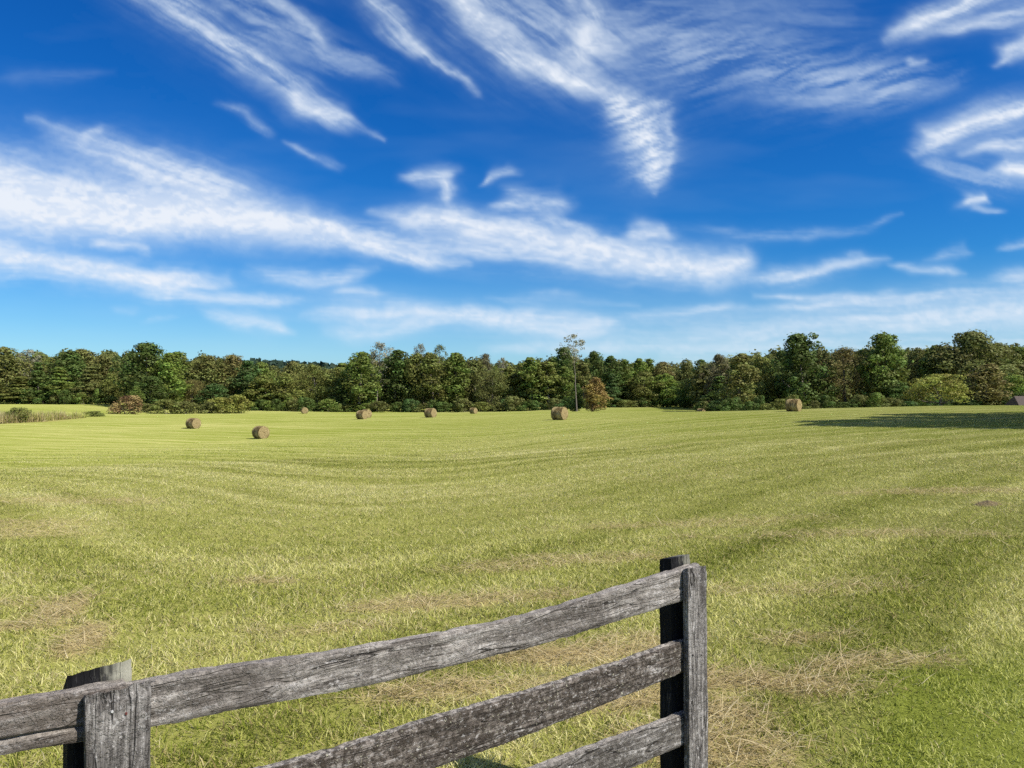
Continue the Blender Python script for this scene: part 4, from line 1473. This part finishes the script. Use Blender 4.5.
# deep wood behind the front row, one mass
def build_wood():
    gg = np.random.default_rng(77)
    V, Fs, To = [], [], []
    off = 0
    base = []
    for s in range(4):
        me = bpy.data.meshes.new('tmp')
        g2 = np.random.default_rng(200 + s)
        cen, rad = [], []
        for i in range(26):
            u = (i + g2.random()) / 26
            h = .12 + .86 * u
            er = np.interp(h, [0, .3, .6, .85, 1], [2.5, 4.4, 4.4, 3.0, .6])
            lr_ = 1.2 + 1.0 * g2.random()
            th = i * 2.4
            rp = max(0, er - lr_ * .7) * (.5 + .5 * g2.random())
            cen.append((rp * math.cos(th), rp * math.sin(th), h * 15)); rad.append(lr_)
        base.append(leaf_cloud(cen, rad, .85, 1500, .85, g2))
        bpy.data.meshes.remove(me)
    for px in np.arange(-120, 1130, 9.0):
        for row in range(2):
            right = px > 700
            Y = (178 if right else 232) + row * 16 + gg.random() * 10
            X = azx(px + gg.normal() * 5, Y)
            top = np.interp(px, [-120, 0, 100, 200, 260, 330, 350, 450, 520, 560, 640, 690, 720, 800, 1024, 1130],
                            [355, 355, 355, 358, 366, 368, 361, 357, 365, 359, 362, 367, 359, 353, 347, 347]) + gg.normal() * 3 + 2
            z0 = gz(X, Y)
            zt = at(512, top, Y)[2]
            sz = (zt - z0) / 15.5
            v, f, t = base[int(gg.integers(0, 4))]
            a = gg.random() * 6.28
            sx = (.75 + .5 * gg.random())
            rot = np.array([[math.cos(a), -math.sin(a)], [math.sin(a), math.cos(a)]])
            q = v.copy()
            q[:, :2] = q[:, :2] @ rot.T * sx
            q[:, 2] *= sz
            q += np.array([X, Y, z0])
            V.append(q); Fs.append(f + off); off += len(q)
            To.append(np.clip(t * .5 + gg.random() * .5, 0, 1))
    me = np_mesh('woodland', np.concatenate(V), np.concatenate(Fs))
    attr(me, 'tone', np.concatenate(To))
    me.materials.append(M_LEAF)
    o = link('woodland', me)
    o.color = (.140, .155, .046, 1)
    tag(o, 'dense mixed wood filling in behind the front trees', 'wood', kind='stuff')


build_wood()


def build_hill():
    """wooded ridge about a mile off"""
    nx_, ny_ = 220, 40
    xs = np.linspace(-1500, 900, nx_)
    ys = np.linspace(1150, 2300, ny_)
    X, Y = np.meshgrid(xs, ys)
    ridge = np.interp(X, [-1500, -900, -640, -500, -380, -250, -100, 100, 900], [60, 60, 66, 70, 62, 48, 30, 18, 10])
    prof = np.exp(-((Y - 1550) / 300) ** 2)
    Z = -8 + ridge * prof + (fbm(X / 22, Y / 22, 4, 140) - .5) * 12 * prof + (vnoise(X / 6, Y / 6, 150) - .5) * 4 * prof
    idx = np.arange(nx_ * ny_).reshape(ny_, nx_)
    f = np.stack([idx[:-1, :-1], idx[:-1, 1:], idx[1:, 1:], idx[1:, :-1]], -1).reshape(-1, 4)
    me = np_mesh('hill', np.stack([X, Y, Z], -1).reshape(-1, 3), f, smooth=True)
    m, N = material('wooded_hill')
    p = N.n('ShaderNodeNewGeometry').outputs['Position']
    c = N.ramp(N.noise(p, .05, 5, .7), [(.35, rgb(.02, .045, .03)), (.65, rgb(.05, .075, .035))])  # the blue of distance haze is mixed into these greens
    b = N.n('ShaderNodeBump', ins={'Strength': 1.0, 'Distance': 8.0, 'Height': N.noise(p, .08, 4, .7)}).outputs[0]
    d = N.n('ShaderNodeBsdfDiffuse', ins={'Color': c, 'Normal': b})
    out(N, d.outputs[0])
    o = link('hill', me, None, m)
    tag(o, kind='structure')
    # canopy standing on the ridge
    gg = np.random.default_rng(9)
    n = 9000
    x = -1300 + gg.random(n) * 1500
    y = 1350 + gg.random(n) * 260
    rz = np.interp(x, [-1500, -900, -640, -500, -380, -250, -100, 100, 900], [60, 60, 66, 70, 62, 48, 30, 18, 10])
    z = -8 + rz * np.exp(-((y - 1550) / 300) ** 2) + 2 + gg.random(n) ** 3 * 9
    pos = np.stack([x, y, z], 1)
    a = gg.normal(size=(n, 3)); a /= np.linalg.norm(a, axis=1, keepdims=True)
    b = np.cross(a, gg.normal(size=(n, 3))); b /= np.linalg.norm(b, axis=1, keepdims=True)
    s = (3.5 + 4 * gg.random(n))[:, None]
    V = np.stack([pos - a * s, pos - b * s, pos + a * s, pos + b * s], 1).reshape(-1, 3)
    me = np_mesh('hill_wood', V, np.arange(n * 4).reshape(n, 4))
    attr(me, 'tone', np.repeat(gg.random(n), 4))
    me.materials.append(M_LEAF)
    o = link('hill_wood', me)
    o.color = (.030, .055, .034, 1)  # leaf colour carries the painted haze blue too
    tag(o, 'dark blue green wood covering the distant hill', 'wood', kind='stuff')


build_hill()

# ------------------------------------------------------------------ round hay bales
def mat_hay():
    m, N = material('hay_rolled_side')
    tc = N.n('ShaderNodeTexCoord').outputs['Object']
    mp = N.n('ShaderNodeMapping', ins={0: tc, 3: (5.0, 1.0, 1.0)}).outputs[0]
    g1 = N.noise(mp, 1.2, 5, .7)
    g2 = N.noise(tc, 24.0, 4, .8)
    big = N.noise(tc, 1.6, 2, .5)
    f = N.math('ADD', N.math('MULTIPLY', g1, .6), N.math('ADD', N.math('MULTIPLY', g2, .25), N.math('MULTIPLY', big, .25)))
    c = N.ramp(f, [(.42, rgb(.050, .035, .013)), (.51, rgb(.14, .100, .040)), (.58, rgb(.27, .210, .095)), (.68, rgb(.50, .42, .22))])
    b = N.n('ShaderNodeBump', ins={'Strength': 1.0, 'Distance': .05, 'Height': f}).outputs[0]
    p = N.n('ShaderNodeBsdfPrincipled', ins={'Base Color': c, 'Roughness': .8, 'Specular IOR Level': .15, 'Normal': b})
    out(N, p.outputs[0])
    return m


def mat_hay_end():
    m, N = material('hay_coiled_end')
    tc = N.n('ShaderNodeTexCoord').outputs['Object']
    s = N.n('ShaderNodeSeparateXYZ', ins={0: tc})
    rr = N.math('SQRT', N.math('ADD', N.math('MULTIPLY', s.outputs[1], s.outputs[1]), N.math('MULTIPLY', s.outputs[2], s.outputs[2])))
    an = N.math('ARCTAN2', s.outputs[1], s.outputs[2])
    v = N.n('ShaderNodeCombineXYZ', ins={0: N.math('ADD', N.math('MULTIPLY', rr, 17.0), N.math('MULTIPLY', an, .5)), 1: N.math('MULTIPLY', an, 1.1), 2: 0.0}).outputs[0]
    g1 = N.noise(v, 1.0, 4, .65)
    g2 = N.noise(tc, 26.0, 4, .8)
    f = N.math('ADD', N.math('MULTIPLY', g1, .6), N.math('MULTIPLY', g2, .4))
    c = N.ramp(f, [(.36, rgb(.12, .088, .038)), (.5, rgb(.29, .230, .105)), (.64, rgb(.48, .395, .205))])
    b = N.n('ShaderNodeBump', ins={'Strength': 1.0, 'Distance': .05, 'Height': f}).outputs[0]
    p = N.n('ShaderNodeBsdfPrincipled', ins={'Base Color': c, 'Roughness': .85, 'Specular IOR Level': .15, 'Normal': b})
    out(N, p.outputs[0])
    return m


M_HAY, M_HAYE = mat_hay(), mat_hay_end()


def bale_meshes(seed, D=1.42, L=1.32):
    """axis along local X, resting on the ground at z=0, slightly squashed"""
    g = np.random.default_rng(300 + seed)
    na, nl = 72, 26
    Rr = D / 2
    V = []
    for i in range(nl + 1):
        u = i / nl
        xx = (u - .5) * L
        e = min(u, 1 - u) * L
        rnd = .06 * max(0, 1 - e / .12) ** 2
        for k in range(na):
            a = 2 * math.pi * k / na
            r = Rr - rnd + (vnoise(u * 9 + seed * 3, math.cos(a) * 3 + math.sin(a) * 2 + 9, 160) - .5) * .05 + (vnoise(u * 26, a * 9 + seed, 161) - .5) * .03
            yy, zz = r * math.cos(a), r * math.sin(a)
            zz = max(zz, -Rr * .93) * .985
            V.append((xx + g.normal() * .006, yy * 1.02, zz + Rr * .93))
    V = np.array(V)
    ix = np.arange((nl + 1) * na).reshape(nl + 1, na)
    nx = np.roll(ix, -1, axis=1)
    q = np.stack([ix[:-1], ix[1:], nx[1:], nx[:-1]], -1).reshape(-1, 4)
    # loose stalks sticking out of the side
    n = 1500
    a = g.random(n) * 2 * math.pi
    xx = (g.random(n) - .5) * L * .98
    pr = np.stack([xx, np.cos(a) * (Rr - .02) * 1.02, np.sin(a) * (Rr - .02) * .985 + Rr * .93], 1)
    nr = np.stack([np.zeros(n), np.cos(a), np.sin(a)], 1)
    tg = np.stack([g.normal(size=n) * .5, -np.sin(a), np.cos(a)], 1) * np.where(g.random(n) < .5, 1, -1)[:, None]
    ln = (.05 + .10 * g.random(n))[:, None]
    wv = np.stack([np.ones(n), np.zeros(n), np.zeros(n)], 1) * .006
    tip = pr + nr * ln * (.25 + .6 * g.random(n))[:, None] + tg * ln
    k = pr[:, 2] > .06
    pr, tip, wv = pr[k], tip[k], wv[k]
    o0 = len(V)
    SV = np.stack([pr - wv, pr + wv, tip], 1).reshape(-1, 3)
    tri = np.arange(len(SV)).reshape(-1, 3) + o0
    body = np_mesh('rolled_side', np.concatenate([V, SV]), [q, tri], smooth=True)
    body.materials.append(M_HAY)
    ends = []
    for sgn, row in ((-1, ix[0]), (1, ix[-1])):
        ring0 = V[row]
        cz = Rr * .93
        rows = [ring0]
        for f in (.93, .8, .65, .5, .35, .2, .08):
            rr = ring0.copy()
            rr[:, 1] *= f
            rr[:, 2] = cz + (rr[:, 2] - cz) * f
            rr[:, 0] = ring0[:, 0].mean() + sgn * (.035 * (1 - f) ** .5 + (g.random(na) - .5) * .03 - .03 * (f < .15))
            rows.append(rr)
        EV = np.concatenate(rows + [np.array([[sgn * (L / 2), 0, cz]])])
        ii = np.arange(len(rows) * na).reshape(len(rows), na)
        nn = np.roll(ii, -1, axis=1)
        qq = np.stack([ii[:-1], ii[1:], nn[1:], nn[:-1]], -1).reshape(-1, 4)
        tt = np.stack([ii[-1], np.full(na, len(EV) - 1), nn[-1]], -1)
        # frayed straw on the end
        m_ = 260
        ra = Rr * np.sqrt(g.random(m_)) * .95
        aa = g.random(m_) * 6.283
        p0 = np.stack([np.full(m_, sgn * L / 2), ra * np.cos(aa), cz + ra * np.sin(aa) * .97], 1)
        tp = p0 + np.stack([sgn * (.03 + .06 * g.random(m_)), g.normal(size=m_) * .07, g.normal(size=m_) * .07], 1)
        wv2 = np.stack([np.zeros(m_), -np.sin(aa), np.cos(aa)], 1) * .006
        kk = (p0[:, 2] > .06) & (tp[:, 2] > .02)
        p0, tp, wv2 = p0[kk], tp[kk], wv2[kk]
        s2 = np.stack([p0 - wv2, p0 + wv2, tp], 1).reshape(-1, 3)
        t2 = np.arange(len(s2)).reshape(-1, 3) + len(EV)
        EV = np.concatenate([EV, s2])
        EV[:, 2] -= cz
        me = np_mesh('coiled_end', EV, [qq, np.concatenate([tt, t2])], smooth=True)
        me.materials.append(M_HAYE)
        bm = bmesh.new(); bm.from_mesh(me); bmesh.ops.recalc_face_normals(bm, faces=bm.faces); bm.to_mesh(me); bm.free()
        ends.append((me, cz))
    bm = bmesh.new(); bm.from_mesh(body); bmesh.ops.recalc_face_normals(bm, faces=bm.faces); bm.to_mesh(body); bm.free()
    return body, ends


BM = [bale_meshes(i) for i in range(3)]
BG_ = 'round hay bales on the field'


def bale(px, Y, phi, k, label, D=1.42, right=True):
    """phi: angle between the bale's axis and the line of sight; the end that shows points right"""
    X = azx(px, Y)
    d = np.array([-X, -Y]) / math.hypot(X, Y)          # from the bale to the camera
    a = math.atan2(d[1], d[0]) + (R(phi) if right else -R(phi))
    root = empty('hay_bale', (X, Y, gz(X, Y) - .02), a)
    s = D / 1.42
    root.scale = (s, s, s)
    body, ends = BM[k]
    link('rolled_side', body, root)
    for me, cz in ends:
        e = link('coiled_end', me, root)
        e.location = (0, 0, cz)
    tag(root, label, 'hay bale', BG_)
    return root


bale(261, 83, 30, 0, 'nearest bale on the left, coiled end facing right and dark side left')
bale(193.5, 102, 38, 1, 'leftmost bale, below the yellow green hedge bushes', D=1.45)
bale(304.5, 178, 8, 2, 'small far bale seen end on below the distant hill, close to the wood', D=1.5)
bale(362, 120, 48, 1, 'front bale of the overlapping pair below the sunlit conical tree')
bale(366.2, 127, 40, 0, 'bale half hidden behind another one, below the sunlit conical tree')
bale(430.5, 113, 52, 2, 'middle bale below the broad olive clump of trees, streaked side, end turned right')
bale(473.5, 178, 48, 0, 'small far bale right of the middle bale, close to the wood', D=1.45)
bale(559.5, 83, 58, 1, 'nearest bale in the centre, left of the orange brown tree', D=1.46)
bale(793.5, 86, 68, 2, 'right hand bale with dark streaked side, before the two lobed tree', D=1.46)
bale(701, 158, 60, 0, 'bale in deep shade half hidden behind the crest of the field')


# ------------------------------------------------------------------ shed at the right edge
def build_shed():
    Y = 128.0
    p0 = at(1014, 408.5, Y)                 # eave, left end
    p1 = at(1015.5, 396.0, Y + 1.6)           # ridge, left end
    ze, zr = p0[2], p1[2]
    L, Wd = 7.0, 4.4
    gx, gy = p0[0] + 1.5, Y + .4
    zg = min(gz(gx, gy), gz(gx + L, gy + Wd), gz(gx, gy + Wd)) - .1
    root = empty('shed', (gx, gy, zg))
    tag(root, 'low shed with a dull brown roof at the right edge of the photo', 'shed')
    h = ze - zg
    def box(name, x0, x1, y0, y1, z0, z1, mat):
        bm = bmesh.new()
        bmesh.ops.create_cube(bm, size=1)
        for v in bm.verts:
            v.co = Vector((x0 + (v.co.x + .5) * (x1 - x0), y0 + (v.co.y + .5) * (y1 - y0), z0 + (v.co.z + .5) * (z1 - z0)))
        bmesh.ops.bevel(bm, geom=bm.edges, offset=.01, segments=1, affect='EDGES')
        me = bpy.data.meshes.new(name); bm.to_mesh(me); bm.free()
        return link(name, me, root, mat)
    wm = mat_plain('shed_boards', rgb(.20, .17, .14), .85, 0, .3, 6)
    dm = mat_plain('shed_door_boards', rgb(.12, .10, .085), .85, 0, .3, 6)
    box('wall', 0, L, 0, Wd, 0, h - .02, wm)
    d = box('door', 2.8, 4.2, -.05, -.003, .05, min(1.9, h - .15), dm)
    hd = box('handle', 4.02, 4.08, -.10, -.052, .9, 1.05, mat_plain('iron_handle', rgb(.03, .03, .03), .5, .6))
    hd.parent = d
    m, N = material('shed_roof_shingle')
    tc = N.n('ShaderNodeTexCoord').outputs['Object']
    br_ = N.n('ShaderNodeTexBrick', ins={'Vector': tc, 'Color1': rgb(.075, .055, .045), 'Color2': rgb(.090, .066, .054), 'Mortar': rgb(.05, .04, .037), 'Scale': 5.0, 'Mortar Size': .03})
    p = N.n('ShaderNodeBsdfPrincipled', ins={'Base Color': br_.outputs[0], 'Roughness': .9})
    out(N, p.outputs[0])
    o = .35
    rx = .25
    rh = zr - zg
    V = [(-o, -o, h), (L + o, -o, h), (L + o, Wd + o, h), (-o, Wd + o, h), (rx, Wd / 2, rh), (L - rx, Wd / 2, rh),
         (-o, -o, h - .12), (L + o, -o, h - .12), (L + o, Wd + o, h - .12), (-o, Wd + o, h - .12)]
    me = bpy.data.meshes.new('roof')
    me.from_pydata(V, [], [(0, 1, 5, 4), (1, 2, 5), (2, 3, 4, 5), (3, 0, 4), (6, 7, 1, 0), (7, 8, 2, 1), (8, 9, 3, 2), (9, 6, 0, 3), (9, 8, 7, 6)])
    link('roof', me, root, m)


build_shed()


# small heap of earth and dead grass out on the right of the field
def build_heap():
    x, y = gp(988, 510, -0.05)
    root = empty('earth_mound', (x, y, gz(x, y)))
    root.scale = (.62, .62, .62)
    nr, na = 12, 36
    V = [(0, 0, .13)]
    for i in range(1, nr + 1):
        q = i / nr
        for k in range(na):
            a = 2 * math.pi * k / na
            r = .26 * q * (1 + .25 * math.sin(a * 2 + 1) + .15 * math.sin(a * 3))
            X, Y = r * math.cos(a) * 1.5, r * math.sin(a)
            V.append((X, Y, .13 * math.cos(q * 1.57) ** 1.2 + (vnoise(X * 22 + 5, Y * 22 + 9, 170) - .5) * .07 * (1 - q * .5) - .03 * q))
    ix = np.arange(nr * na).reshape(nr, na) + 1
    nx = np.roll(ix, -1, axis=1)
    q = np.stack([ix[:-1], ix[1:], nx[1:], nx[:-1]], -1).reshape(-1, 4)
    t = np.stack([np.zeros(na, dtype=int), ix[0], nx[0]], -1)
    me = np_mesh('mound', np.array(V), [q, t])
    o = link('soil', me, root, mat_plain('dry_soil', rgb(.17, .130, .065), .95, 0, .6, 30))
    g2 = np.random.default_rng(8)
    n = 260
    p = np.stack([g2.normal(size=n) * .22, g2.normal(size=n) * .14, .02 + .06 * g2.random(n)], 1)
    tp = p + np.stack([g2.normal(size=n) * .07, g2.normal(size=n) * .07, .03 + .05 * g2.random(n)], 1)
    w = np.stack([np.ones(n) * .004, np.zeros(n), np.zeros(n)], 1)
    SV = np.stack([p - w, p + w, tp], 1).reshape(-1, 3)
    me = np_mesh('dead_grass', SV, np.arange(n * 3).reshape(n, 3))
    attr(me, 'tone', np.repeat(g2.random(n), 3) * .6)
    attr(me, 'dry', np.ones(n * 3))
    attr(me, 'lawn', np.zeros(n * 3))
    link('dead_grass', me, root, M_GRASS)['kind'] = 'stuff'
    tag(root, 'small brown mound of soil and dead grass alone in the mown grass', 'mound')


build_heap()
